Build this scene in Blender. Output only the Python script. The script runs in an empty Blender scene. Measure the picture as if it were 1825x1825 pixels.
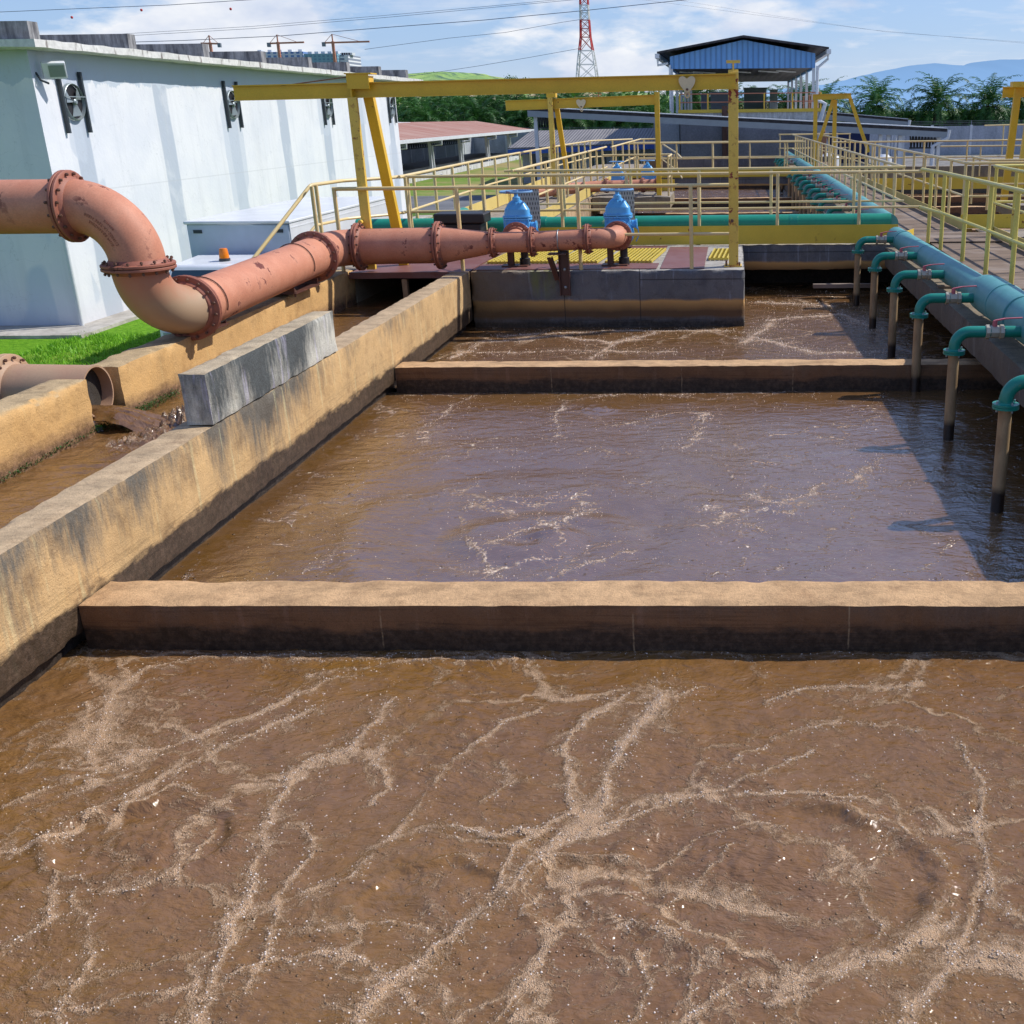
import bpy, bmesh, math, random
import numpy as np
from mathutils import Vector, Matrix, noise as mnoise
random.seed(7); rng = np.random.default_rng(11)
scene = bpy.context.scene
COL = scene.collection
PI = math.pi
W = -0.78                      # sludge level, deck top is z = 0, ground is GZ
GZ = -2.2

# ------------------------------------------------------------------ camera
PIT, ROL, YAW, FOC, PX, PY = .34443, -.01179, -.02882, 1930.0, 1256.0, 893.0
fw = Vector((math.sin(YAW)*math.cos(PIT), math.cos(YAW)*math.cos(PIT), -math.sin(PIT)))
r0 = Vector((math.cos(YAW), -math.sin(YAW), 0)); u0 = r0.cross(fw)
RT = math.cos(ROL)*r0 + math.sin(ROL)*u0
UP = -math.sin(ROL)*r0 + math.cos(ROL)*u0
CAM = Vector((0, 0, 2))
cam = bpy.data.cameras.new('camera'); camo = bpy.data.objects.new('camera', cam); COL.objects.link(camo)
camo.matrix_world = Matrix(((RT.x, UP.x, -fw.x, 0), (RT.y, UP.y, -fw.y, 0), (RT.z, UP.z, -fw.z, 2), (0, 0, 0, 1)))
cam.sensor_width = 36; cam.sensor_fit = 'HORIZONTAL'; cam.lens = 36*FOC/1825
cam.shift_x = (912.5-PX)/1825; cam.shift_y = -(912.5-PY)/1825
cam.clip_start = .1; cam.clip_end = 30000
scene.camera = camo
def ray(x, y): return fw + RT*((x-PX)/FOC) - UP*((y-PY)/FOC)
def atY(x, y, Y):
    d = ray(x, y); return CAM + d*(Y/d.y)
def atZ(x, y, z):
    d = ray(x, y); return CAM + d*((z-2)/d.z)
def atX(x, y, X):
    d = ray(x, y); return CAM + d*(X/d.x)

# ------------------------------------------------------------------ object helpers
def tag(o, label=None, cat=None, group=None, kind=None):
    if label: o['label'] = label
    if cat: o['category'] = cat
    if group: o['group'] = group
    if kind: o['kind'] = kind
    return o
def thing(name, label, cat, loc=(0, 0, 0), group=None):
    o = bpy.data.objects.new(name, None); COL.objects.link(o); o.location = loc
    o.empty_display_size = .1
    return tag(o, label, cat, group)
def rootloc(o):
    v = Vector((0, 0, 0))
    while o is not None:
        v += o.location; o = o.parent
    return v
def kids(o): return [c for c in bpy.data.objects if c.parent == o]
def copy_tree(o, parent=None, table=None):
    if table is None:
        table = {}
        for c in bpy.data.objects:
            if c.parent: table.setdefault(c.parent.name, []).append(c)
    c = o.copy(); COL.objects.link(c); c.parent = parent
    for ch in table.get(o.name, []): copy_tree(ch, c, table)
    return c

class MB:
    def __init__(s): s.v = []; s.f = []; s.m = []; s.mi = 0
    def add(s, vs, fs):
        b = len(s.v); s.v += [tuple(p) for p in vs]; s.f += [tuple(i+b for i in f) for f in fs]; s.m += [s.mi]*len(fs); return s
    def box(s, x0, x1, y0, y1, z0, z1):
        vs = [(x, y, z) for z in (z0, z1) for y in (y0, y1) for x in (x0, x1)]
        return s.add(vs, [(0, 2, 3, 1), (4, 5, 7, 6), (0, 1, 5, 4), (2, 6, 7, 3), (0, 4, 6, 2), (1, 3, 7, 5)])
    def hexa(s, bot, top):
        return s.add(list(bot)+list(top), [(3, 2, 1, 0), (4, 5, 6, 7), (0, 1, 5, 4), (1, 2, 6, 5), (2, 3, 7, 6), (3, 0, 4, 7)])
    def beam(s, a, b, w, h, up=(0, 0, 1)):
        a = Vector(a); b = Vector(b); d = (b-a).normalized(); u = Vector(up)
        sd = d.cross(u)
        if sd.length < 1e-4: sd = d.cross(Vector((0, 1, 0)))
        sd.normalize(); u = sd.cross(d).normalized()
        q = lambda p: [p+sd*i*w/2+u*j*h/2 for i, j in ((-1, -1), (1, -1), (1, 1), (-1, 1))]
        return s.hexa(q(a), q(b))
    def ibeam(s, a, b, w, h, t=.012, up=(0, 0, 1)):
        a = Vector(a); b = Vector(b); d = (b-a).normalized(); u = Vector(up); sd = d.cross(u).normalized(); u = sd.cross(d).normalized()
        s.beam(a+u*(h/2-t/2), b+u*(h/2-t/2), w, t, u); s.beam(a-u*(h/2-t/2), b-u*(h/2-t/2), w, t, u)
        s.beam(a, b, t, h-2*t, u); return s
    def tube(s, path, r, n=12, caps=True, closed=False):
        P = [Vector(p) for p in path]; k = len(P)
        R = r if isinstance(r, (list, tuple)) else [r]*k
        T = []
        for i in range(k):
            if closed: t = P[(i+1) % k]-P[i-1]
            else: t = P[min(i+1, k-1)]-P[max(i-1, 0)]
            T.append(t.normalized())
        ref = Vector((0, 0, 1)) if abs(T[0].z) < .9 else Vector((0, 1, 0))
        N = (ref-T[0]*ref.dot(T[0])).normalized()
        vs = []
        for i in range(k):
            N = (N-T[i]*N.dot(T[i])).normalized(); B = T[i].cross(N)
            for j in range(n):
                a = 2*PI*j/n; vs.append(P[i]+(N*math.cos(a)+B*math.sin(a))*R[i])
        fs = []
        for i in range(k if closed else k-1):
            for j in range(n):
                a = i*n+j; b = i*n+(j+1) % n; i2 = ((i+1) % k)*n
                fs.append((a, b, i2+(j+1) % n, i2+j))
        if caps and not closed:
            fs.append(tuple(range(n-1, -1, -1))); fs.append(tuple((k-1)*n+j for j in range(n)))
        return s.add(vs, fs)
    def rod(s, a, b, r, n=8): return s.tube([a, b], r, n)
    def lathe(s, c, axis, prof, n=24):
        """prof: list of (distance along axis, radius)"""
        c = Vector(c); ax = Vector(axis).normalized()
        return s.tube2(c, ax, prof, n)
    def tube2(s, c, ax, prof, n):
        ref = Vector((0, 0, 1)) if abs(ax.z) < .9 else Vector((1, 0, 0))
        N = (ref-ax*ref.dot(ax)).normalized(); B = ax.cross(N); vs = []
        for d, r in prof:
            for j in range(n):
                a = 2*PI*j/n; vs.append(c+ax*d+(N*math.cos(a)+B*math.sin(a))*max(r, 1e-4))
        fs = []
        for i in range(len(prof)-1):
            for j in range(n):
                fs.append((i*n+j, i*n+(j+1) % n, (i+1)*n+(j+1) % n, (i+1)*n+j))
        fs.append(tuple(range(n-1, -1, -1))); fs.append(tuple((len(prof)-1)*n+j for j in range(n)))
        return s.add(vs, fs)
    def quad(s, a, b, c, d): return s.add([a, b, c, d], [(0, 1, 2, 3)])
    def build(s, name, mat, parent=None, smooth=True, bevel=0, angle=40, origin=None, fixn=False):
        me = bpy.data.meshes.new(name)
        if parent is not None: o0 = rootloc(parent)
        elif origin is not None: o0 = Vector(origin)
        else:
            A = np.array(s.v); o0 = Vector(((A[:, 0].min()+A[:, 0].max())/2, (A[:, 1].min()+A[:, 1].max())/2, A[:, 2].min()))
        me.from_pydata([(p[0]-o0.x, p[1]-o0.y, p[2]-o0.z) for p in s.v], [], s.f)
        ms = mat if isinstance(mat, (list, tuple)) else [mat]
        for m in ms: me.materials.append(m)
        if len(ms) > 1: me.polygons.foreach_set('material_index', s.m)
        if fixn:
            bm = bmesh.new(); bm.from_mesh(me); bmesh.ops.recalc_face_normals(bm, faces=bm.faces); bm.to_mesh(me); bm.free()
        if smooth:
            me.polygons.foreach_set('use_smooth', [True]*len(me.polygons)); me.update(); me.set_sharp_from_angle(angle=math.radians(angle))
        o = bpy.data.objects.new(name, me); COL.objects.link(o)
        if parent is not None: o.parent = parent
        else: o.location = o0
        if bevel:
            b = o.modifiers.new('bevel', 'BEVEL'); b.width = bevel; b.segments = 2; b.limit_method = 'ANGLE'
        return o

def rough_box(name, mat, x0, x1, y0, y1, z0, z1, res=.06, amp=.006, rnd=.015, seed=0, parent=None, edge=0, fine=.0):
    """a cast concrete block: subdivided, its edges slightly rounded and worn"""
    bm = bmesh.new(); L = [x1-x0, y1-y0, z1-z0]; o = [x0, y0, z0]
    n = [max(1, min(400, int(round(l/res)))) for l in L]
    def face(a, b, c, hi):
        g = {}
        for i in range(n[a]+1):
            for j in range(n[b]+1):
                p = [0, 0, 0]; p[a] = o[a]+L[a]*i/n[a]; p[b] = o[b]+L[b]*j/n[b]; p[c] = o[c]+(L[c] if hi else 0)
                g[i, j] = bm.verts.new(p)
        for i in range(n[a]):
            for j in range(n[b]):
                q = [g[i, j], g[i+1, j], g[i+1, j+1], g[i, j+1]]
                bm.faces.new(q if hi else q[::-1])
    face(0, 1, 2, True); face(0, 1, 2, False); face(1, 2, 0, True); face(1, 2, 0, False)
    face(2, 0, 1, True); face(2, 0, 1, False)
    bmesh.ops.remove_doubles(bm, verts=bm.verts, dist=1e-4)
    for v in bm.verts:
        c = v.co; near = [min(c[k]-o[k], o[k]+L[k]-c[k]) for k in range(3)]
        on = sorted(range(3), key=lambda k: near[k])
        q = Vector((c.x*3+seed, c.y*3, c.z*3)); d = mnoise.noise_vector(q)*amp + mnoise.noise_vector(q*4.3)*amp*.5
        if fine: d += mnoise.noise_vector(q*13)*fine
        if near[on[1]] < 1e-3:          # an edge vertex
            w = rnd*(.6+1.2*max(0, mnoise.noise(q*2.2)+.3)) + edge*max(0, mnoise.noise(q*3.1+Vector((5, 5, 5))))
            for k in on[:2 if near[on[2]] > 1e-3 else 3]:
                mid = o[k]+L[k]/2; d[k] += w if c[k] < mid else -w
        v.co = c+d
    o0 = Vector(((x0+x1)/2, (y0+y1)/2, z0)) if parent is None else rootloc(parent)
    me = bpy.data.meshes.new(name)
    for v in bm.verts: v.co -= o0
    bm.to_mesh(me); bm.free(); me.materials.append(mat)
    me.polygons.foreach_set('use_smooth', [True]*len(me.polygons)); me.set_sharp_from_angle(angle=math.radians(50))
    ob = bpy.data.objects.new(name, me); COL.objects.link(ob)
    if parent is None: ob.location = o0
    else: ob.parent = parent
    return ob

# ------------------------------------------------------------------ numpy noise
_perm = rng.permutation(4096)
_gr = rng.random(4096)*2*PI
def gnoise(x, y, seed=0):
    xi = np.floor(x).astype(int); yi = np.floor(y).astype(int); xf = x-xi; yf = y-yi
    u = xf*xf*xf*(xf*(xf*6-15)+10); v = yf*yf*yf*(yf*(yf*6-15)+10)
    def g(ix, iy, dx, dy):
        h = _perm[(_perm[(ix+seed*131) & 4095]+iy) & 4095]; a = _gr[h]
        return np.cos(a)*dx+np.sin(a)*dy
    n00 = g(xi, yi, xf, yf); n10 = g(xi+1, yi, xf-1, yf); n01 = g(xi, yi+1, xf, yf-1); n11 = g(xi+1, yi+1, xf-1, yf-1)
    return ((n00*(1-u)+n10*u)*(1-v)+(n01*(1-u)+n11*u)*v)*1.5
def fbm(x, y, o=4, seed=0):
    s = 0; a = 1; t = 0
    for k in range(o):
        s = s+a*gnoise(x*2**k, y*2**k, seed+k); t += a; a *= .5
    return s/t

# ------------------------------------------------------------------ material builder
class NB:
    def __init__(s, name):
        s.mat = bpy.data.materials.new(name); s.mat.use_nodes = True; s.nt = s.mat.node_tree; s.N = s.nt.nodes; s.L = s.nt.links
        s.B = s.N['Principled BSDF']
        s._pos = None
    def pos(s):
        if s._pos is None: s._pos = s.N.new('ShaderNodeNewGeometry').outputs['Position']
        return s._pos
    def obj(s): return s.N.new('ShaderNodeTexCoord').outputs['Object']
    def lk(s, a, b):
        if hasattr(a, 'links') or hasattr(a, 'is_output'): s.L.new(a, b)
        else:
            if isinstance(a, (tuple, list)):
                if len(a) == 3 and b.type == 'RGBA': a = (*a, 1)
                b.default_value = a
            else:
                if b.type == 'RGBA': b.default_value = (a, a, a, 1)
                elif b.type == 'VECTOR': b.default_value = (a, a, a)
                else: b.default_value = a
    def map(s, vec=None, scale=(1, 1, 1), loc=(0, 0, 0), rot=(0, 0, 0)):
        n = s.N.new('ShaderNodeMapping'); s.lk(s.pos() if vec is None else vec, n.inputs['Vector'])
        n.inputs['Scale'].default_value = scale; n.inputs['Location'].default_value = loc; n.inputs['Rotation'].default_value = rot
        return n.outputs[0]
    def noise(s, scale, vec=None, detail=4, rough=.55, dist=0, color=False):
        n = s.N.new('ShaderNodeTexNoise'); s.lk(s.pos() if vec is None else vec, n.inputs['Vector'])
        n.inputs['Scale'].default_value = scale; n.inputs['Detail'].default_value = detail; n.inputs['Roughness'].default_value = rough; n.inputs['Distortion'].default_value = dist
        return n.outputs['Color' if color else 0]
    def vor(s, scale, vec=None, feature='F1', out=0, rand=1):
        n = s.N.new('ShaderNodeTexVoronoi'); n.feature = feature; s.lk(s.pos() if vec is None else vec, n.inputs['Vector']); n.inputs['Scale'].default_value = scale
        n.inputs['Randomness'].default_value = rand
        return n.outputs[out]
    def mr(s, v, a, b, c=0., d=1., smooth=False):
        n = s.N.new('ShaderNodeMapRange'); s.lk(v, n.inputs[0])
        if smooth: n.interpolation_type = 'SMOOTHSTEP'
        for i, q in enumerate((a, b, c, d)): s.lk(q, n.inputs[i+1])
        return n.outputs[0]
    def m(s, op, a, b=0., c=None):
        n = s.N.new('ShaderNodeMath'); n.operation = op; s.lk(a, n.inputs[0]); s.lk(b, n.inputs[1])
        if c is not None: s.lk(c, n.inputs[2])
        return n.outputs[0]
    def vm(s, op, a, b):
        n = s.N.new('ShaderNodeVectorMath'); n.operation = op; s.lk(a, n.inputs[0]); s.lk(b, n.inputs[1]); return n.outputs[0]
    def mix(s, f, a, b, mode='MIX'):
        n = s.N.new('ShaderNodeMix'); n.data_type = 'RGBA'; n.blend_type = mode
        s.lk(f, n.inputs[0]); s.lk(a, n.inputs[6]); s.lk(b, n.inputs[7]); return n.outputs[2]
    def sep(s, v):
        n = s.N.new('ShaderNodeSeparateXYZ'); s.lk(v, n.inputs[0]); return n.outputs
    def comb(s, x, y, z):
        n = s.N.new('ShaderNodeCombineXYZ'); s.lk(x, n.inputs[0]); s.lk(y, n.inputs[1]); s.lk(z, n.inputs[2]); return n.outputs[0]
    def bump(s, h, strength=.3, dist=.01, normal=None):
        n = s.N.new('ShaderNodeBump'); s.lk(h, n.inputs['Height']); n.inputs['Strength'].default_value = strength; n.inputs['Distance'].default_value = dist
        if normal is not None: s.lk(normal, n.inputs['Normal'])
        return n.outputs[0]
    def attr(s, name):
        n = s.N.new('ShaderNodeAttribute'); n.attribute_name = name; return n.outputs['Fac']
    def out(s, col, rough=.6, bump=None, metal=0., spec=.5, ior=None, **kw):
        s.lk(col, s.B.inputs['Base Color']); s.lk(rough, s.B.inputs['Roughness']); s.lk(metal, s.B.inputs['Metallic']); s.lk(spec, s.B.inputs['Specular IOR Level'])
        if ior: s.B.inputs['IOR'].default_value = ior
        if bump is not None: s.lk(bump, s.B.inputs['Normal'])
        for k, v in kw.items(): s.lk(v, s.B.inputs[k.replace('_', ' ')])
        return s.mat

def normal_z(b):
    return b.sep(b.N.new('ShaderNodeNewGeometry').outputs['Normal'])[2]

# --- concretes
def concrete(name, tan, top, dark, wl=(-.62, -.45), stain=.5, zstain=(-.35, 0), wet=True, grime=(.06, .06, .055), ygrad=0., boost=0., run=.75):
    b = NB(name); x, y, z = b.sep(b.pos()); nz = normal_z(b)
    big = b.noise(1.1, detail=5); mid = b.noise(6, detail=6, rough=.65); fine = b.noise(60, detail=4, rough=.7); grit = b.noise(190, detail=2)
    c = b.mix(b.mr(big, .35, .7), tan, [v*.78 for v in tan])
    c = b.mix(b.m('MULTIPLY', b.mr(mid, .45, .75), .45), c, [tan[0]*1.15, tan[1]*1.12, tan[2]*1.0])
    # grey-black algae runs from the top edge
    st = b.noise(1, b.map(scale=(2.4, 2.4, 1.0)), detail=5, rough=.66)
    st2 = b.noise(1, b.map(scale=(26, 26, 3.6)), detail=5, rough=.75)
    patch = b.noise(.75, b.map(scale=(1, 1, .3), loc=(3, 1, 0)), detail=3)
    s = b.m('ADD', b.m('MULTIPLY', st, .65), b.m('MULTIPLY', st2, .35))
    thr = b.m('ADD', s, b.m('MULTIPLY', b.mr(z, zstain[0], zstain[1], -.16, .05), 1.0))
    thr = b.m('ADD', thr, b.mr(patch, .3, .7, -.16, .12))
    if boost: thr = b.m('ADD', thr, boost)
    if ygrad: thr = b.m('ADD', thr, b.mr(y, 4.5, 10.5, ygrad, -ygrad))
    g = b.mr(thr, .42, .63)
    g = b.m('MULTIPLY', g, stain)
    c = b.mix(g, c, b.mix(fine, grime, [v*2.6 for v in grime]))
    lightrun = b.mr(b.noise(1, b.map(scale=(13, 13, 1.1), loc=(7, 2, 1)), detail=4, rough=.6), .60, .68)
    c = b.mix(b.m('MULTIPLY', lightrun, stain*run), c, (min(.75, tan[0]*1.45+.05), min(.7, tan[1]*1.55+.05), tan[2]*1.7+.06))
    if wet:
        wn = b.m('ADD', z, b.m('MULTIPLY', b.m('SUBTRACT', b.noise(1, b.map(scale=(3, 3, 9)), detail=5, rough=.68), .5), .20))
        k = b.mr(wn, wl[1], wl[0])
        c = b.mix(b.m('MULTIPLY', k, .94), c, b.mix(b.mr(b.noise(24, detail=5, rough=.75), .42, .66), dark, [v*3.2 for v in dark]))
        lines = b.mr(b.m('ABSOLUTE', b.m('SUBTRACT', b.noise(1, b.map(scale=(.5, .5, 26)), detail=2), .5)), .0, .03, .55, 1.)
        c = b.mix(b.mr(z, -.3, -.42, 0, .6), c, b.mix(1., c, lines, 'MULTIPLY'))
        rough = b.mr(k, 0, 1, .85, .5)
    else: rough = .85
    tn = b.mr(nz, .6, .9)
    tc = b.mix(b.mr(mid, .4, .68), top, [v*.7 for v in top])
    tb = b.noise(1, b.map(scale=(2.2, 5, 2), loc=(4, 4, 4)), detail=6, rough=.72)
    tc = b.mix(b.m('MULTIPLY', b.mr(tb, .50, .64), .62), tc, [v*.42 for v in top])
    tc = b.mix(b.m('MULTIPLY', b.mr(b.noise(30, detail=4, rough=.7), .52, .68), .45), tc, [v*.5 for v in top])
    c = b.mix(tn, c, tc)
    sp = b.mr(b.vor(42, feature='F1'), .10, .16, .45, 1.)
    spm = b.mr(b.noise(4), .52, .6)
    c = b.mix(b.m('MULTIPLY', spm, .8), c, b.mix(1., c, sp, 'MULTIPLY'))
    c = b.mix(.45, c, b.mix(1., c, b.mr(grit, .3, .7, .5, 1.4), 'MULTIPLY'))
    blot = b.noise(2.6, b.map(loc=(9, 3, 5)), detail=6, rough=.7); c = b.mix(b.m('MULTIPLY', b.mr(blot, .5, .68), .5), c, b.mix(1., c, (.50, .44, .40), 'MULTIPLY'))
    blot2 = b.noise(7, b.map(loc=(1, 8, 5)), detail=6, rough=.75); c = b.mix(b.m('MULTIPLY', b.mr(blot2, .54, .66), .45), c, b.mix(1., c, (.55, .5, .48), 'MULTIPLY'))
    h = b.m('ADD', b.m('MULTIPLY', mid, 1.0), b.m('ADD', b.m('MULTIPLY', fine, .45), b.m('MULTIPLY', sp, .25)))
    return b.out(c, rough, b.bump(h, .75, .018), spec=.35)
M = {}
M['wall_tan'] = concrete('stained_tan_concrete', (.64, .42, .20), (.55, .40, .24), (.028, .018, .013), wl=(-.50, -.455), stain=.92, zstain=(-.46, -.05), ygrad=.075, boost=.03, run=.35)
M['wall_out'] = concrete('orange_tan_concrete', (.66, .40, .16), (.52, .38, .21), (.10, .058, .035), wl=(-.40, -.27), stain=.16, zstain=(-.2, .1))
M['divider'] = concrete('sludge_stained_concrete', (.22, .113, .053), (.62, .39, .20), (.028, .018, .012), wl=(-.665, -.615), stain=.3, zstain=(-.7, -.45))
M['pier'] = concrete('dark_grey_concrete', (.17, .165, .165), (.46, .43, .38), (.028, .021, .016), wl=(-.72, -.6), stain=.75, zstain=(-.4, 0), grime=(.05, .055, .065))
M['block'] = concrete('weathered_pale_concrete', (.62, .60, .52), (.54, .43, .28), (.1, .1, .1), stain=1.0, zstain=(-.25, .36), wet=False, grime=(.045, .05, .05), boost=.055, run=.3)
M['ledge'] = concrete('grey_ledge_concrete', (.17, .135, .10), (.27, .215, .15), (.05, .04, .03), stain=.7, zstain=(-.4, 0), wet=False)
M['slab'] = concrete('walkway_concrete', (.32, .26, .17), (.36, .31, .25), (.06, .045, .03), wl=(-.62, -.5), stain=.6)
M['rustwall'] = concrete('rust_streaked_concrete', (.52, .36, .20), (.36, .31, .25), (.06, .045, .03), wl=(-.7, -.5), stain=1.0, zstain=(-.6, 0), grime=(.13, .10, .075))
M['void'] = concrete('shaded_void_concrete', (.05, .04, .032), (.06, .05, .04), (.02, .015, .012), stain=.3)  # near-black colour puts the shade of gaps and undercuts into the concrete

def pier_mat():
    m = M['pier']; nt = m.node_tree; b = NB.__new__(NB); b.mat = m; b.nt = nt; b.N = nt.nodes; b.L = nt.links; b.B = nt.nodes['Principled BSDF']; b._pos = None
    src = b.B.inputs['Base Color'].links[0].from_socket; x, y, z = b.sep(b.pos())
    wz = b.m('ADD', b.m('ADD', z, b.mr(y, 17.6, 17.7, 0., -.12)), b.m('MULTIPLY', b.m('SUBTRACT', b.noise(2.5, detail=4), .5), .08))
    br = b.m('MULTIPLY', b.mr(wz, -.385, -.42), b.mr(wz, -.67, -.62))
    c = b.mix(b.m('MULTIPLY', br, .95), src, b.mix(b.mr(wz, -.42, -.56), (.56, .31, .10), (.13, .07, .03)))
    jx = b.m('MINIMUM', b.m('ABSOLUTE', b.m('ADD', x, 2.32)), b.m('ABSOLUTE', b.m('ADD', x, 1.28))); jz = b.m('ADD', b.m('ABSOLUTE', b.m('ADD', z, .13)), b.mr(x, -1.3, -1.28, 1., 0.))
    c = b.mix(b.m('MULTIPLY', b.mr(b.m('MINIMUM', jx, jz), .010, .003), .75), c, (.03, .028, .025))
    lf = b.m('MULTIPLY', b.mr(b.m('ADD', x, b.m('MULTIPLY', b.noise(2), 1.2)), -1.9, -2.9), b.mr(z, -.75, -.35, .2, 1))
    c = b.mix(b.m('MULTIPLY', lf, .8), c, (.22, .13, .05))
    gx = b.mr(b.m('ABSOLUTE', b.m('ADD', x, 2.62)), .28, .02); gm = b.m('MULTIPLY', b.m('MULTIPLY', gx, b.mr(z, -.45, -.15)), b.mr(b.noise(1, b.map(scale=(9, 9, 2)), detail=4), .38, .6))
    c = b.mix(b.m('MULTIPLY', gm, .8), c, (.19, .21, .04))
    b.lk(c, b.B.inputs['Base Color'])
pier_mat()
def joints():
    m = M['divider']; nt = m.node_tree; b = NB.__new__(NB); b.mat = m; b.nt = nt; b.N = nt.nodes; b.L = nt.links; b.B = nt.nodes['Principled BSDF']; b._pos = None
    src = b.B.inputs['Base Color'].links[0].from_socket; x, y, z = b.sep(b.pos())
    xx = b.m('ADD', x, b.m('MULTIPLY', b.m('SUBTRACT', b.noise(20, detail=2), .5), .012))
    d = b.m('MINIMUM', b.m('ABSOLUTE', b.m('ADD', xx, 1.93)), b.m('MINIMUM', b.m('ABSOLUTE', b.m('SUBTRACT', xx, .62)), b.m('ABSOLUTE', b.m('ADD', xx, .55))))
    k = b.m('MULTIPLY', b.mr(d, .006, .002), b.m('MULTIPLY', b.mr(z, -.50, -.51), b.mr(b.noise(16), .4, .55)))
    b.lk(b.mix(b.m('MULTIPLY', k, .6), src, (.42, .30, .17)), b.B.inputs['Base Color'])
joints()

def paint(name, col, rough=.4, rust=0., rustcol=(.13, .035, .012), bump=.15, fade=.0, fadecol=None, scale=9, speck=0., metal=0., dirt=.25):
    b = NB(name); p = b.obj(); gp = b.pos()
    n1 = b.noise(2.3, gp, detail=4); n2 = b.noise(scale, gp, detail=6, rough=.65); n3 = b.noise(70, gp, detail=3)
    c = b.mix(b.mr(n1, .3, .75), col, [v*.84 for v in col])
    if fade: c = b.mix(b.m('MULTIPLY', b.mr(n2, .42, .62), fade), c, fadecol)
    c = b.mix(dirt, c, b.mix(1., c, b.mr(n3, .3, .7, .7, 1.18), 'MULTIPLY'))
    rr = rough
    h = n3
    if rust:
        k = b.m('MULTIPLY', b.mr(n2, .66-.12*rust, .69-.12*rust), b.mr(n1, .5-.1*rust, .6))
        c = b.mix(k, c, b.mix(n3, rustcol, [v*2 for v in rustcol]))
        rr = b.mr(k, 0, 1, rough, .9); h = b.m('ADD', n3, b.m('MULTIPLY', k, -1.5))
    if speck:
        k2 = b.mr(b.vor(26, gp), .12, .07); k2 = b.m('MULTIPLY', k2, b.mr(n1, .5, .56)); c = b.mix(b.m('MULTIPLY', k2, speck), c, rustcol)
    return b.out(c, rr, b.bump(h, bump, .004), metal=metal)
M['pipe'] = paint('salmon_pipe_paint', (.56, .225, .13), .62, rust=.6, rustcol=(.10, .028, .022), fade=.5, fadecol=(.62, .29, .18), scale=5, speck=.8, dirt=.4)
M['pipe_dust'] = paint('silt_dusted_pipe_paint', (.45, .29, .18), .6, fade=.4, fadecol=(.42, .22, .14), scale=3)
M['flange'] = paint('rusty_flange_paint', (.33, .115, .07), .6, rust=.6, rustcol=(.08, .03, .02), bump=.3)
M['bolt'] = paint('rusted_bolt_steel', (.15, .07, .045), .65, bump=.4)
M['brown'] = paint('dark_brown_steel_paint', (.105, .042, .03), .5, rust=.4)
M['blue'] = paint('bright_blue_valve_paint', (.10, .42, .82), .32, rust=.1, bump=.25)
M['wheel'] = paint('dull_blue_wheel_paint', (.16, .34, .60), .45, rust=.6)
M['teal'] = paint('dusty_teal_pipe_paint', (.085, .31, .31), .5, fade=.35, fadecol=(.15, .38, .40), scale=4, bump=.2)
M['green'] = paint('green_pipe_paint', (.012, .26, .17), .35, fade=.3, fadecol=(.02, .32, .22), rust=.15, rustcol=(.35, .3, .15), scale=7)
M['green2'] = paint('deep_green_pipe_paint', (.010, .24, .175), .33, rust=.36, rustcol=(.22, .2, .1), scale=14)
def dropm():
    b = NB('silt_brown_pipe'); x, y, z = b.sep(b.pos()); n = b.noise(7, b.map(scale=(1, 1, .5)), detail=5, rough=.65); rnd = b.N.new('ShaderNodeObjectInfo').outputs['Random']
    c = b.mix(b.mr(n, .35, .65), (.40, .27, .14), (.24, .145, .07)); c = b.mix(b.mr(z, .02, .08), c, (.16, .20, .13))
    k = b.mr(b.m('ADD', z, b.m('MULTIPLY', n, .05)), -.56, -.62); c = b.mix(k, c, (.035, .024, .018))
    return b.out(c, b.mr(k, 0, 1, .6, .3), b.bump(n, .2, .005))
M['drop'] = dropm()
M['valvebody'] = paint('pale_brass_valve', (.50, .45, .34), .35, rust=.8, rustcol=(.32, .17, .05), scale=30, metal=.3)
M['lever'] = paint('faded_pink_lever_paint', (.50, .11, .13), .45, rust=.3)
M['yellow'] = paint('crane_yellow_paint', (.80, .49, .03), .4, rust=.2, rustcol=(.16, .03, .02), scale=11)
M['yellow_rust'] = paint('rust_spotted_yellow_paint', (.84, .57, .10), .42, rust=.8, rustcol=(.17, .03, .025), scale=13)
M['kick'] = paint('yellow_kick_plate_paint', (.76, .53, .05), .45, rust=.2, scale=6)
M['kick_pale'] = paint('pale_yellow_plate_paint', (.72, .55, .17), .5, rust=.15, scale=6)
M['rail'] = paint('cream_yellow_rail_paint', (.76, .60, .31), .42, fade=.35, fadecol=(.74, .50, .10), scale=2.2, rust=.12, rustcol=(.4, .22, .08))
M['rail_near'] = paint('clean_yellow_rail_paint', (.70, .60, .15), .38, fade=.4, fadecol=(.70, .52, .12), scale=3, rust=.05)
M['grate'] = paint('yellow_grating', (.66, .50, .07), .5, rust=.2)
M['redplate'] = paint('red_brown_chequer_plate', (.20, .075, .06), .5, fade=.5, fadecol=(.24, .13, .12), scale=3, rust=.3)
M['black'] = paint('black_plastic', (.018, .016, .018), .5)
M['darksteel'] = paint('dark_painted_steel', (.03, .04, .05), .5)
M['steel'] = paint('grey_painted_steel', (.30, .34, .37), .5)
M['whitesteel'] = paint('white_painted_steel', (.66, .69, .72), .5)
M['whitepaint'] = paint('white_vehicle_paint', (.78, .80, .82), .25, dirt=.05)
M['boxpaint'] = paint('pale_blue_grey_panel', (.50, .58, .68), .4, dirt=.05)
M['galv'] = paint('galvanised_panel', (.33, .38, .40), .45, metal=.5)
M['tankgreen'] = paint('grey_green_tank_paint', (.13, .19, .17), .5)
M['darkgrey'] = paint('dark_grey_cabinet', (.20, .23, .27), .5)
M['fascia'] = paint('blue_fascia_paint', (.02, .10, .45), .4)
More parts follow.
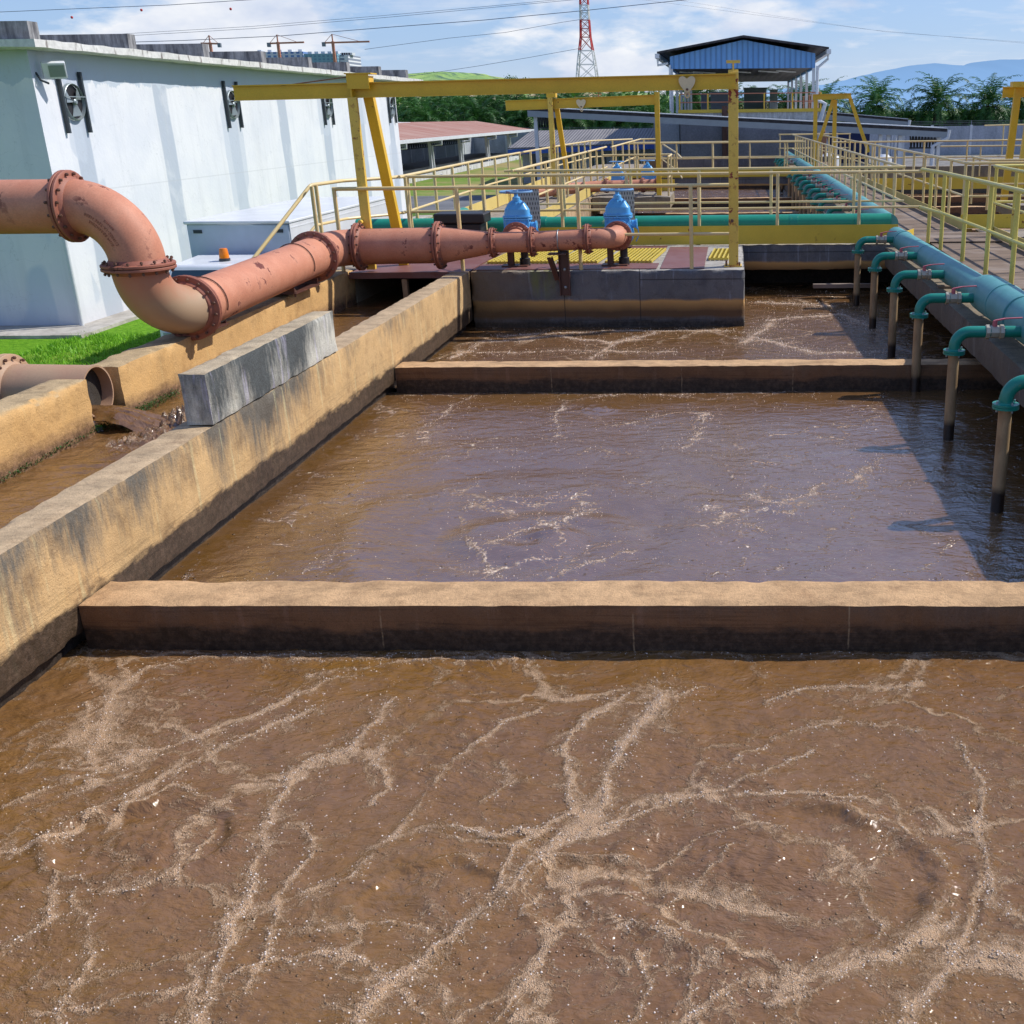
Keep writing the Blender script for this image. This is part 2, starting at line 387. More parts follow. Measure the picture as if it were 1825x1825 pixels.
M['glassdark'] = paint('dark_vehicle_glass', (.03, .06, .09), .06, bump=0)
M['rubber'] = paint('black_rubber', (.02, .02, .02), .8)
M['red'] = paint('red_tower_paint', (.62, .05, .05), .5)
M['whitetower'] = paint('white_tower_paint', (.75, .75, .75), .5)
M['crane_orange'] = paint('orange_crane_paint', (.55, .22, .13), .5)
M['wire'] = paint('dark_wire', (.08, .10, .16), .6)
M['orangecast'] = paint('orange_lamp_glass', (.85, .22, .01), .2)
M['person_skin'] = paint('skin', (.30, .14, .08), .6)

def perforated():
    b = NB('perforated_galvanised_sheet'); x, y, z = b.sep(b.pos())
    u = b.m('MULTIPLY', x, 24); w = b.m('MULTIPLY', z, 14)
    row = b.m('FLOOR', w); sh = b.m('MULTIPLY', b.m('MODULO', b.m('ABSOLUTE', row), 2.), .5)
    fu = b.m('SUBTRACT', b.m('FRACT', b.m('ADD', b.m('ADD', u, sh), 100.)), .5); fv = b.m('SUBTRACT', b.m('FRACT', b.m('ADD', w, 100.)), .5)
    d = b.m('SQRT', b.m('ADD', b.m('POWER', b.m('MULTIPLY', fu, 2.2), 2.), b.m('POWER', b.m('MULTIPLY', fv, 1.35), 2.)))
    k = b.mr(d, .5, .42)
    return b.out(b.mix(k, (.34, .38, .40), (.06, .07, .08)), .5, metal=.2)
M['perf'] = perforated()

def roof_corr(name, c1, c2, axis='x', freq=30., rustf=0.):
    b = NB(name); x, y, z = b.sep(b.pos()); a = {'x': x, 'y': y}[axis]
    w = b.m('SINE', b.m('MULTIPLY', a, freq))
    n = b.noise(.6, b.map(scale=(3, .5, .5) if axis == 'x' else (.4, 3, .5)), detail=5, rough=.65)
    c = b.mix(b.mr(n, .35, .65), c1, c2)
    c = b.mix(b.mr(w, -1, .0, .6, 0.), c, b.mix(1., c, .4, 'MULTIPLY'))
    return b.out(c, .7, b.bump(w, .6, .03))
M['corr_grey'] = roof_corr('grey_corrugated_roof', (.17, .16, .16), (.25, .235, .23), 'x', 30)
M['corr_rust'] = roof_corr('rusty_corrugated_roof', (.32, .095, .05), (.50, .33, .26), 'y', 9)
M['corr_blue'] = roof_corr('blue_ribbed_cladding', (.12, .30, .62), (.16, .36, .68), 'x', 21)
M['roof_dark'] = roof_corr('dark_roof_sheet', (.03, .028, .035), (.05, .045, .05), 'x', 12)

def white_wall():
    b = NB('patched_white_render'); x, y, z = b.sep(b.pos())
    n = b.noise(.9, detail=5); f = b.noise(12, detail=4); e = b.noise(4.5, b.map(scale=(1, 1, .6)), detail=3)
    c = b.mix(b.mr(n, .4, .62), (.72, .73, .76), (.66, .68, .73))
    yy = b.m('ADD', b.m('ADD', y, b.m('MULTIPLY', b.m('SUBTRACT', b.noise(1.1, b.map(scale=(1, 1, .35)), detail=2), .5), .35)), 0.)
    ph = b.m('ABSOLUTE', b.m('SUBTRACT', b.m('FRACT', b.m('DIVIDE', b.m('SUBTRACT', yy, 24.1), 3.72)), .5))
    band = b.mr(ph, .405, .42)
    c = b.mix(b.m('MULTIPLY', band, b.mr(n, .36, .42, .65, .95)), c, (.43, .48, .56))
    # a wider irregular repaint beside some columns
    band2 = b.m('MULTIPLY', b.mr(ph, .33, .345), b.mr(b.noise(.45, b.map(scale=(1, 1, .8), loc=(0, 5, 2)), detail=1), .56, .57))
    c = b.mix(b.m('MULTIPLY', band2, .7), c, (.50, .55, .63))
    top = b.mr(b.m('ADD', z, b.m('MULTIPLY', b.m('SUBTRACT', e, .5), .5)), 2.72, 2.75)
    c = b.mix(top, c, (.50, .56, .64))
    # front wall: larger grey patches
    run = b.mr(b.noise(1, b.map(scale=(3, 3, .22)), detail=5, rough=.65), .52, .72); c = b.mix(b.m('MULTIPLY', run, .35), c, (.50, .52, .55))
    jl = b.mr(b.m('ABSOLUTE', b.m('SUBTRACT', z, .55)), .02, .008, 0, .35); c = b.mix(jl, c, (.45, .47, .50))
    front = b.mr(normal_y(b), -.5, -.8)
    pt = b.mr(b.noise(.42, b.map(scale=(1.3, 1, .5), loc=(4, 0, 9)), detail=2), .47, .49)
    c = b.mix(b.m('MULTIPLY', front, b.m('MULTIPLY', pt, .8)), c, (.50, .57, .66))
    lowdirt = b.mr(b.m('ADD', z, b.m('MULTIPLY', b.noise(2), .4)), -1.5, -2.1)
    c = b.mix(b.m('MULTIPLY', lowdirt, .35), c, (.45, .45, .42))
    crack = b.mr(b.m('ABSOLUTE', b.m('SUBTRACT', b.noise(.9, b.map(loc=(2, 2, 2)), detail=5), .5)), .0, .003, .8, 0)
    c = b.mix(b.m('MULTIPLY', crack, .5), c, (.4, .42, .45))
    return b.out(c, .85, b.bump(f, .25, .02), spec=.3)
def normal_y(b): return b.sep(b.N.new('ShaderNodeNewGeometry').outputs['Normal'])[1]
M['white_wall'] = white_wall()

def streaky(name, c1, c2, sc=(4, 4, .7), blend=(.4, .62)):
    b = NB(name); s = b.noise(1, b.map(scale=sc), detail=6, rough=.68); f = b.noise(9, detail=5)
    c = b.mix(b.mr(s, *blend), c1, c2); c = b.mix(.4, c, b.mix(1., c, b.mr(f, .3, .7, .6, 1.3), 'MULTIPLY'))
    return b.out(c, .9, b.bump(f, .4, .03), spec=.3)
M['fin'] = streaky('blackened_concrete_fin', (.30, .30, .30), (.10, .10, .105), (6, 6, .9))
M['eave'] = streaky('stained_white_eave', (.66, .65, .62), (.14, .11, .10), (5, 5, 1.2), (.56, .66))
M['greywall'] = streaky('grey_concrete_building_wall', (.30, .31, .34), (.20, .21, .235), (.5, .5, .25), (.35, .65))
M['panelwall'] = streaky('pale_grey_precast_wall', (.42, .45, .50), (.30, .33, .37), (1.5, 1.5, .4), (.4, .7))
M['whitekerb'] = streaky('white_kerb', (.62, .63, .62), (.40, .40, .38))
M['apron'] = streaky('concrete_apron', (.48, .45, .40), (.34, .31, .27), (2, 2, 2))

def wood():
    b = NB('weathered_deck_planks'); x, y, z = b.sep(b.pos())
    k = b.m('MULTIPLY', y, 7.4); pl = b.m('FLOOR', k); fr = b.m('FRACT', k)
    rn = b.noise(3.3, b.comb(0., b.m('MULTIPLY', pl, 7.3), 0.), detail=0)
    g = b.noise(1, b.map(scale=(3, 40, 3)), detail=5, rough=.7)
    c = b.mix(b.mr(g, .3, .7), (.30, .22, .16), (.18, .125, .09)); c = b.mix(b.mr(rn, .3, .7), c, b.mix(1., c, .62, 'MULTIPLY'))
    gap = b.mr(b.m('ABSOLUTE', b.m('SUBTRACT', fr, .5)), .455, .48); c = b.mix(gap, c, (.02, .015, .01))
    c = b.mix(b.m('MULTIPLY', b.mr(b.noise(1.2), .5, .65), .5), c, (.34, .28, .24))
    return b.out(c, .85, b.bump(b.m('SUBTRACT', g, b.m('MULTIPLY', gap, 3.)), .5, .01), spec=.25)
M['wood'] = wood()

def grassm():
    b = NB('lawn_grass'); n = b.noise(.35, detail=4); f = b.noise(9, detail=5, rough=.7); ff = b.noise(60, detail=2)
    c = b.mix(b.mr(f, .35, .65), (.075, .21, .008), (.17, .36, .022)); c = b.mix(b.m('MULTIPLY', b.mr(n, .52, .66), .45), c, (.28, .24, .07))
    c = b.mix(.5, c, b.mix(1., c, b.mr(ff, .3, .7, .4, 1.5), 'MULTIPLY'))
    return b.out(c, .95, b.bump(f, .8, .05), spec=.1)
M['grass'] = grassm()
def groundm():
    b = NB('distant_ground'); n = b.noise(.02, detail=5); f = b.noise(.3, detail=4)
    c = b.mix(b.mr(n, .4, .6), (.10, .17, .035), (.06, .12, .03)); c = b.mix(b.mr(f, .4, .65), c, (.15, .19, .06))
    return b.out(c, .95, spec=.1)
M['ground'] = groundm()
def roadm():
    b = NB('worn_asphalt'); n = b.noise(.5, detail=5); f = b.noise(40, detail=3)
    c = b.mix(b.mr(n, .35, .65), (.10, .105, .115), (.16, .165, .175)); c = b.mix(.4, c, b.mix(1., c, b.mr(f, .3, .7, .6, 1.4), 'MULTIPLY'))
    return b.out(c, .9)
M['road'] = roadm()
M['yardc'] = streaky('yard_concrete', (.25, .24, .22), (.15, .14, .13), (1, 1, 1))

def leafm(name, c1, c2, sc=.8):
    b = NB(name); n = b.noise(sc, detail=3); rnd = b.N.new('ShaderNodeObjectInfo').outputs['Random']
    f = b.noise(4, detail=3)
    c = b.mix(b.mr(n, .35, .65), c1, c2); c = b.mix(b.m('MULTIPLY', rnd, .4), c, [v*1.5 for v in c2])
    c = b.mix(.5, c, b.mix(1., c, b.mr(f, .3, .7, .55, 1.4), 'MULTIPLY'))
    m = b.out(c, .5, spec=.4); 
    b.lk(.25, b.B.inputs['Subsurface Weight']) if False else None
    tr = b.N.new('ShaderNodeBsdfTranslucent'); b.lk(c, tr.inputs[0]); mx = b.N.new('ShaderNodeMixShader'); mx.inputs[0].default_value = .28
    b.L.new(b.B.outputs[0], mx.inputs[1]); b.L.new(tr.outputs[0], mx.inputs[2]); b.L.new(mx.outputs[0], b.N['Material Output'].inputs[0])
    return m
M['palm'] = leafm('oil_palm_leaf', (.014, .065, .014), (.055, .16, .03), .5)
M['shrub'] = leafm('shrub_leaf', (.04, .12, .015), (.10, .22, .03), .6)
M['blade'] = leafm('grass_blade', (.10, .28, .012), (.22, .46, .03), 3)
M['trunk'] = streaky('palm_trunk_bark', (.10, .075, .05), (.04, .03, .02), (6, 6, 6))
M['slime'] = leafm('green_slime', (.012, .045, .008), (.03, .10, .012), 20)

def hillm():
    b = NB('hill_grassland'); n = b.noise(.012, detail=6, rough=.6); t = b.noise(.05, detail=5, rough=.7); x, y, z = b.sep(b.pos())
    c = b.mix(b.mr(n, .42, .58), (.30, .42, .05), (.19, .33, .05)); c = b.mix(b.mr(t, .52, .60), c, (.035, .10, .03))
    rd = b.m('MULTIPLY', b.mr(x, -130, -80), b.mr(b.noise(.03, detail=4), .42, .5)); c = b.mix(b.m('MULTIPLY', rd, .8), c, (.42, .25, .16))
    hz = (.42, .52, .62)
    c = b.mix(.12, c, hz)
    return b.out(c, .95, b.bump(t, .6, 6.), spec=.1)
M['hill'] = hillm()
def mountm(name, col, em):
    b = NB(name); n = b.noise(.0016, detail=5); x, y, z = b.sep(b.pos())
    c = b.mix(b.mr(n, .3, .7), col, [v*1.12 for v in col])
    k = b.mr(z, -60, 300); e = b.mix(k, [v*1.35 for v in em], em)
    return b.out(b.mix(.75, c, (0, 0, 0)), 1., spec=0., Emission_Color=e, Emission_Strength=1.)  # emission paints the aerial haze over the ridge as a glow
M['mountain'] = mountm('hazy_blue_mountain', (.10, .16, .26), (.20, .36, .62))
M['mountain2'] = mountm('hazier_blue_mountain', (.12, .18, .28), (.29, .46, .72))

def citym(name, wall, win, fx, fz):
    b = NB(name); x, y, z = b.sep(b.pos())
    a = b.m('GREATER_THAN', b.m('FRACT', b.m('MULTIPLY', x, fx)), .45); c2 = b.m('GREATER_THAN', b.m('FRACT', b.m('ADD', b.m('MULTIPLY', z, fz), 50.)), .4)
    return b.out(b.mix(b.m('MULTIPLY', a, c2), wall, win), .7)
M['city_blue'] = citym('blue_white_facade', (.62, .66, .72), (.13, .24, .48), .22, .4)
M['city_net'] = citym('green_netted_facade', (.20, .38, .46), (.13, .26, .36), .3, .45)
M['city_white'] = citym('white_facade', (.72, .73, .76), (.22, .25, .32), .16, .38)

# --- sludge water
def sludge(name, foamy=1.0, near=True, ior=1.8, ripple=.7, dk=1.):
    b = NB(name); p = b.pos(); x, y, z = b.sep(p)
    at = b.attr('foam')
    warp = b.vm('ADD', p, b.vm('MULTIPLY', b.vm('SUBTRACT', b.noise(1.5, p, detail=4, color=True), (.5, .5, .5)), (.8, .8, 0)))
    warp2 = b.vm('ADD', warp, b.vm('MULTIPLY', b.vm('SUBTRACT', b.noise(8, p, detail=4, color=True), (.5, .5, .5)), (.14, .14, 0)))
    mod = b.noise(1.1, p, detail=4); n_m = b.noise(9, p, detail=4, rough=.65); n_f = b.noise(34 if near else 22, p, detail=5, rough=.72); n_ff = b.noise(130 if near else 60, p, detail=3, rough=.7)
    lace = b.mr(b.vor(15, warp2, feature='DISTANCE_TO_EDGE'), .16, .0); lace2 = b.mr(b.vor(38, warp2, feature='DISTANCE_TO_EDGE'), .2, .0)
    web = b.mr(b.vor(1.25, warp2, feature='DISTANCE_TO_EDGE'), .05, 0.)
    str_ = b.noise(1, b.map(warp, scale=(5, 17, 1), rot=(0, 0, .55)), detail=5, rough=.7)
    wisp = b.mr(str_, .52, .72)
    dens = b.m('ADD', b.m('MULTIPLY', at, 1.15), b.m('MULTIPLY', b.m('ADD', b.m('MULTIPLY', wisp, .55), b.m('MULTIPLY', web, .42)), b.m('MULTIPLY', b.mr(mod, .36, .62, .12, 1.), foamy)))
    tex = b.m('ADD', b.m('MULTIPLY', b.m('SUBTRACT', n_f, .5), 1.5), b.m('ADD', b.m('MULTIPLY', lace, .22), b.m('MULTIPLY', b.m('SUBTRACT', n_ff, .5), .9)))
    foam = b.mr(b.m('ADD', dens, b.m('MULTIPLY', tex, .85)), .30, .78)
    foam = b.m('MULTIPLY', foam, b.mr(dens, .03, .22))
    bsc = 150 if near else 70
    bub = b.vor(bsc, p); dome = b.m('SUBTRACT', 1., b.mr(bub, 0, .6))
    bmask = b.m('ADD', b.m('MULTIPLY', foam, .9), .04)
    big = 40 if near else 22
    lone_d = b.vor(big, p); lr = b.sep(b.vor(big, p, out=1))[0]
    lone = b.m('MULTIPLY', b.mr(lone_d, .26, .10), b.m('GREATER_THAN', b.m('ADD', lr, b.m('MULTIPLY', b.mr(dens, 0, .5), .28)), b.mr(mod, .35, .6, 1.02, .84)))
    base = b.mix(b.mr(b.noise(.6, p, detail=4), .36, .60), (.205, .100, .022), (.190, .094, .034))
    if dk != 1: base = b.mix(1., base, dk, 'MULTIPLY')
    base = b.mix(b.mr(n_m, .42, .72), base, b.mix(1., base, .80, 'MULTIPLY'))
    base = b.mix(b.m('MULTIPLY', b.mr(str_, .42, .62), .42), base, (.215, .118, .062))
    fc = b.mix(b.mr(bub, .15, .55), (.74, .52, .34), (.44, .27, .14))
    c = b.mix(b.m('MULTIPLY', foam, .9), base, fc)
    c = b.mix(b.m('MULTIPLY', lone, .3), c, (.52, .36, .23))
    wv = b.vm('ADD', p, b.vm('MULTIPLY', b.vm('SUBTRACT', b.noise(1.4, p, detail=2, color=True), (.5, .5, .5)), (.35, .35, 0)))
    rip = b.noise(1, b.map(wv, scale=(6, 11, 1), rot=(0, 0, .1)), detail=4, rough=.55)
    rip2 = b.noise(1, b.map(wv, scale=(24, 40, 1), rot=(0, 0, -.15)), detail=3, rough=.5)
    n1 = b.bump(b.m('ADD', rip, b.m('MULTIPLY', rip2, .35)), ripple, .028)
    h3 = b.m('MULTIPLY', b.m('MULTIPLY', b.m('ADD', n_f, b.m('MULTIPLY', n_ff, .5)), b.m('ADD', b.m('MULTIPLY', foam, .8), .06)), 1.35 if near else .8)
    n3 = b.bump(b.m('ADD', h3, b.m('ADD', b.m('MULTIPLY', dome, bmask), b.m('MULTIPLY', lone, 2.0))), 1., .006 if near else .010, n1)
    rough = b.m('ADD', b.m('MULTIPLY', b.m('MAXIMUM', foam, lone), .16), .10)
    return b.out(c, rough, n3, ior=ior)
M['sludge_near'] = sludge('foaming_sludge', 1.75, True, 1.62, .95)
M['sludge_mid'] = sludge('sludge_with_sky_sheen', .75, False, 3.0, .42, .82)
M['sludge_far'] = sludge('foam_flecked_sludge', 1.3, False, 2.1, .8, .8)
M['sludge_channel'] = sludge('flowing_brown_water', .3, True, 2.0, .7, .85)

# ------------------------------------------------------------------ world, sun
sun_dir = Vector((.88, .36, 1.0)).normalized()
el = math.asin(sun_dir.z); az = math.atan2(sun_dir.x, sun_dir.y)      # clockwise from +Y
w = bpy.data.worlds.new('World'); scene.world = w; w.use_nodes = True
b = NB.__new__(NB); b.nt = w.node_tree; b.N = b.nt.nodes; b.L = b.nt.links; b._pos = None
sky = b.N.new('ShaderNodeTexSky'); sky.sky_type = 'NISHITA'; sky.sun_disc = False
sky.sun_elevation = el; sky.sun_rotation = az; sky.air_density = 1.0; sky.dust_density = .6; sky.ozone_density = 1.6; sky.altitude = 0
g = b.N.new('ShaderNodeTexCoord').outputs['Generated']; gx, gy, gz = b.sep(g)
den = b.m('ADD', b.m('MAXIMUM', gz, 0.), .16)
cp = b.comb(b.m('DIVIDE', gx, den), b.m('DIVIDE', gy, den), 0.)
cl1 = b.noise(1.5, b.map(cp, scale=(1, 1.0, 1), loc=(3.1, 1.4, 0)), detail=8, rough=.58, dist=.35)
cl2 = b.noise(4.0, b.map(cp, scale=(.5, 1.7, 1), loc=(.4, 2.2, 0), rot=(0, 0, .25)), detail=7, rough=.62, dist=.5)
low = b.noise(6.5, b.map(g, scale=(1, 1, 2.9), loc=(.35, .2, .1)), detail=8, rough=.55)
lowm = b.m('MULTIPLY', b.mr(gz, .20, .07), b.mr(low, .47, .57))
cm = b.m('MAXIMUM', b.m('MULTIPLY', b.mr(b.m('ADD', b.m('MULTIPLY', cl1, .7), b.m('MULTIPLY', cl2, .3)), .50, .68), .7), lowm)
cm = b.m('MAXIMUM', cm, b.mr(gz, .06, 0., 0, .4))
cm = b.m('MULTIPLY', b.m('MINIMUM', cm, .93), b.mr(gz, .22, .5, 1., .45))
shade = b.mr(b.noise(11, b.map(g, scale=(1, 1, 2), loc=(0, 0, .03)), detail=5), .35, .62)
cc = b.mix(shade, (6.0, 6.8, 8.6), (9.6, 9.7, 10.0))
skyc = b.mix(1., sky.outputs[0], (1.0, 1.0, 1.20), 'MULTIPLY')
skyc = b.mix(b.mr(gz, 0., .55, .62, .35), skyc, b.mix(b.mr(gz, .02, .5), (3.9, 6.3, 9.8), (2.9, 4.6, 9.8)))
bg = b.N['Background']; b.lk(b.mix(cm, skyc, cc), bg.inputs[0]); bg.inputs[1].default_value = .1
sl = bpy.data.lights.new('sun', 'SUN'); sl.energy = 4.7; sl.angle = math.radians(.7); sl.color = (1, .955, .88)
so = bpy.data.objects.new('sun', sl); COL.objects.link(so); so.rotation_euler = (-sun_dir).to_track_quat('-Z', 'Y').to_euler(); so.location = (30, 10, 40)
scene.view_settings.view_transform = 'Standard'; scene.view_settings.look = 'None'; scene.view_settings.exposure = 0
scene.render.engine = 'CYCLES'; scene.cycles.max_bounces = 4; scene.cycles.glossy_bounces = 2; scene.cycles.diffuse_bounces = 2; scene.cycles.transmission_bounces = 2
scene.cycles.caustics_reflective = False; scene.cycles.caustics_refractive = False
# ------------------------------------------------------------------ water surfaces
def pl(*pts): return [tuple(atZ(x, y, W)[:2]) for x, y in pts]
STREAKS = [   # foam lines on the near basin, as they lie on the surface: (points, half width in m, strength)
 (pl((870,1600),(895,1530),(950,1480),(1000,1455),(1012,1400),(1000,1330),(1060,1285),(1110,1240)), .022, 1.),
 (pl((600,1900),(640,1810),(740,1720),(840,1650),(930,1570),(980,1510),(1060,1440),(1090,1380),(1170,1240)), .045, 1.15),
 (pl((980,1520),(1080,1470),(1130,1450),(1240,1425),(1400,1415),(1560,1430)), .024, 1.),
 (pl((1440,1345),(1360,1375),(1260,1420),(1230,1440)), .02, .9),
 (pl((880,1850),(960,1740),(1000,1680),(935,1640),(960,1590)), .018, .8),
 (pl((340,1840),(390,1720),(400,1650),(440,1600),(470,1500),(520,1400),(560,1360),(620,1330),(700,1250)), .032, 1.),
 (pl((540,1480),(560,1530),(500,1590),(500,1690),(460,1760)), .022, 1.),
 (pl((550,1590),(640,1550),(700,1500),(800,1480),(870,1500),(960,1490)), .02, .95),
 (pl((-40,1545),(100,1490),(200,1430),(330,1370),(450,1310),(560,1270)), .032, .95),
 (pl((170,1400),(170,1310),(200,1240),(260,1190),(400,1168),(540,1172),(700,1170)), .024, .85),
 (pl((560,1205),(700,1182),(850,1170),(1000,1176)), .016, .9),
 (pl((1370,1255),(1440,1236),(1520,1224),(1640,1220)), .014, 1.1),
 (pl((1700,1330),(1750,1390),(1742,1480),(1750,1580),(1735,1640),(1700,1720),(1640,1780),(1560,1840)), .03, .9),
 (pl((1200,1650),(1100,1640),(1030,1600),(1020,1560)), .018, .8),
 (pl((1100,1840),(1140,1760),(1120,1690)), .02, .9),
 (pl((500,1650),(620,1660),(720,1650),(780,1650)), .016, .9),
 (pl((-30,1720),(80,1650),(100,1560)), .03, .8),
 (pl((1840,1640),(1770,1620),(1755,1580)), .03, .8),
 (pl((650,1440),(690,1400),(655,1330)), .022, .9),
 (pl((1300,1520),(1250,1560),(1200,1600)), .014, .7),
 (pl((155,1490),(200,1452),(300,1405),(345,1425)), .010, 1.2),
 (pl((120,1570),(190,1600),(250,1590),(340,1560)), .012, 1.),
 (pl((380,1480),(370,1520),(330,1570)), .012, .8),
 (pl((60,1790),(200,1790),(330,1770)), .02, .8),
 (pl((1000,1240),(1130,1255),(1250,1230)), .014, .7),
 (pl((1400,1490),(1330,1470),(1230,1500),(1150,1560)), .012, .6),
 (pl((860,1440),(900,1400),(880,1360)), .02, .9),
 (pl((1500,1560),(1560,1640),(1500,1740),(1380,1800)), .018, .6), ([(-3.5, 5.27), (3, 5.27)], .02, .45), (pl((0,1440),(120,1400),(250,1340),(420,1290),(560,1230),(640,1200)), .03, .75), (pl((330,1840),(420,1740),(520,1700),(640,1720),(760,1800)), .03, .7), (pl((1180,1840),(1300,1760),(1450,1740),(1600,1700),(1700,1640)), .04, .75), (pl((1560,1500),(1650,1470),(1740,1500)), .03, .7),
 (pl((1000,1640),(1060,1700),(1180,1720),(1300,1690)), .03, .7), (pl((700,1500),(760,1440),(800,1360),(880,1300),(960,1260)), .03, .65), (pl((1240,1425),(1300,1360),(1400,1310),(1500,1290),(1640,1310)), .025, .65), (pl((100,1840),(150,1700),(130,1600)), .035, .7), (pl((1600,1840),(1680,1740),(1790,1700),(1850,1720)), .05, .8), (pl((1180,1640),(1240,1700),(1200,1790),(1260,1850)), .02, .8), (pl((60,1360),(150,1300),(160,1250)), .02, .6),
]
MIDSTREAKS = [
 (pl((760,760),(800,725),(860,702)), 0.045, 0.40), (pl((1000,780),(990,745),(1010,715),(1120,700)), 0.045, 0.40),
 (pl((1090,760),(1200,735),(1260,735),(1250,770),(1215,800)), 0.045, 0.45),
 (pl((820,950),(830,900),(900,890),(1000,890)), 0.030, 0.35), (pl((830,960),(860,1000),(900,1030)), 0.038, 0.45),
 (pl((880,970),(960,940),(1010,925),(1060,905),(1020,905)), 0.038, 0.50), (pl((1000,1020),(1080,1000),(1130,980)), 0.045, 0.40),
 (pl((1330,880),(1390,900),(1440,880),(1470,860)), 0.075, 0.40), (pl((1340,910),(1420,915),(1440,890)), 0.075, 0.40), (pl((1510,860),(1540,840),(1570,815)), 0.075, 0.35),
 (pl((1260,900),(1310,930),(1370,950)), 0.045, 0.40), (pl((700,705),(900,700),(1200,703),(1500,695)), 0.045, 0.40),
 (pl((620,960),(560,1010),(480,1025)), 0.060, 0.20), (pl((780,820),(850,800),(950,800)), 0.075, 0.25),
]
FARSTREAKS = [(pl((800,640),(870,610),(1000,600),(1100,612),(1180,590)), .05, .9), (pl((900,600),(1100,590),(1300,590)), .05, 1.), (pl((1330,610),(1380,570),(1500,560),(1560,590)), .07, .9),
 (pl((1340,600),(1450,630),(1570,625)), .06, .9), (pl((850,630),(1000,625),(1200,628)), .05, .7), (pl((1050,640),(1130,600)), .04, .8), (pl((1350,540),(1480,545)), .08, .8)]

def seg_dist(X, Y, pts):
    d = np.full(X.shape, 9.)
    for (ax, ay), (bx, by) in zip(pts[:-1], pts[1:]):
        dx, dy = bx-ax, by-ay; L = dx*dx+dy*dy+1e-9
        t = np.clip(((X-ax)*dx+(Y-ay)*dy)/L, 0, 1); d = np.minimum(d, np.hypot(X-ax-t*dx, Y-ay-t*dy))
    return d

def water(name, label, mat, xs, ys, zlev, streaks=(), boils=(), amp=.012, seed=0, extra=None, turb=0.):
    X, Y = np.meshgrid(xs, ys); 
    wx = X+.10*fbm(X*1.7, Y*1.7, 4, seed+20)+.03*fbm(X*8, Y*8, 3, seed+24); wy = Y+.10*fbm(X*1.7+9, Y*1.7, 4, seed+30)+.03*fbm(X*8, Y*8+7, 3, seed+34)
    foam = np.zeros(X.shape); wv = .6+1.1*np.clip(fbm(X*2.3, Y*2.3, 3, seed+5)+.4, 0, 1)
    for pts, hw, st in streaks:
        d = seg_dist(wx, wy, pts); pt = np.clip(.80+.7*fbm(X*3.1+hw*99, Y*3.1, 3, seed+6), .12, 1.1); foam = np.maximum(foam, st*pt*np.exp(-(d/(hw*.52*wv))**2)); foam = np.maximum(foam, .34*st*np.exp(-(d/(hw*1.9))**2)); foam = np.maximum(foam, .15*st*np.exp(-(d/(hw*4.5))**2))
    h = amp*(fbm(X*1.3, Y*1.3, 5, seed+1)*1.6+.35*fbm(X*6+fbm(X*2, Y*2, 2, seed)*1.5, Y*9, 4, seed+2))
    h += foam*amp*.8*(.6+.8*fbm(X*14, Y*14, 3, seed+3))
    tm = np.clip(.35+1.2*fbm(X*1.1, Y*1.1, 3, seed+40), .05, 1.1); rd = 1-np.abs(fbm(wx*5.5, wy*6.5, 4, seed+41))*2.4; h += turb*tm*rd; rd2 = 1-np.abs(fbm(X*15, Y*17, 3, seed+43))*2.4; h += turb*.3*tm*rd2
    for bx, by, r, ht in boils:
        d = np.hypot(wx-bx, (wy-by)*.95); k = np.exp(-(d/r)**2)
        lump = np.abs(fbm(wx*13+bx, wy*13, 5, seed+9))
        h += ht*k*(.45+1.1*lump) + ht*.5*np.exp(-((d-r*1.6)/(r*.22))**2)*(.4+fbm(X*5, Y*5, 3, seed+8))
    if extra is not None: dh, df = extra(X, Y); h += dh; foam = np.maximum(foam, df)
    ny, nx = X.shape; Z = zlev+h; water.last = (X, Y, Z, foam)
    co = np.stack([X, Y, Z], -1).reshape(-1, 3); ox, oy = (xs[0]+xs[-1])/2, (ys[0]+ys[-1])/2
    co = co-np.array([ox, oy, zlev])
    idx = np.arange(nx*ny).reshape(ny, nx); F = np.stack([idx[:-1, :-1], idx[:-1, 1:], idx[1:, 1:], idx[1:, :-1]], -1).reshape(-1, 4)
    me = bpy.data.meshes.new(name); me.vertices.add(len(co)); me.vertices.foreach_set('co', co.ravel())
    me.loops.add(F.size); me.loops.foreach_set('vertex_index', F.ravel().astype(np.int32)); me.polygons.add(len(F))
    me.polygons.foreach_set('loop_start', np.arange(0, F.size, 4, dtype=np.int32)); me.polygons.foreach_set('use_smooth', np.ones(len(F), bool))
    me.update(); me.validate()
    a = me.attributes.new('foam', 'FLOAT', 'POINT'); a.data.foreach_set('value', foam.ravel().astype(np.float32))
    me.materials.append(mat); o = bpy.data.objects.new(name, me); COL.objects.link(o); o.location = (ox, oy, zlev)
    return tag(o, label, kind='structure')
ar = np.arange
xs_n = np.concatenate([ar(-3.75, 1.9, .0125), ar(1.9, 3.3, .06)])
ys_n = np.concatenate([ar(-2.5, 2.4, .1), ar(2.4, 5.41, .0125)])
nb = [(*atZ(1330, 1530, W)[:2], .30, .026), (*atZ(250, 1520, W)[:2], .26, .042), (*atZ(770, 1580, W)[:2], .20, .018), (*atZ(1200, 1790, W)[:2], .18, .018), (*atZ(1120, 1560, W)[:2], .12, .014), (*atZ(1340, 1395, W)[:2], .12, .016), (*atZ(560, 1350, W)[:2], .2, .01)]
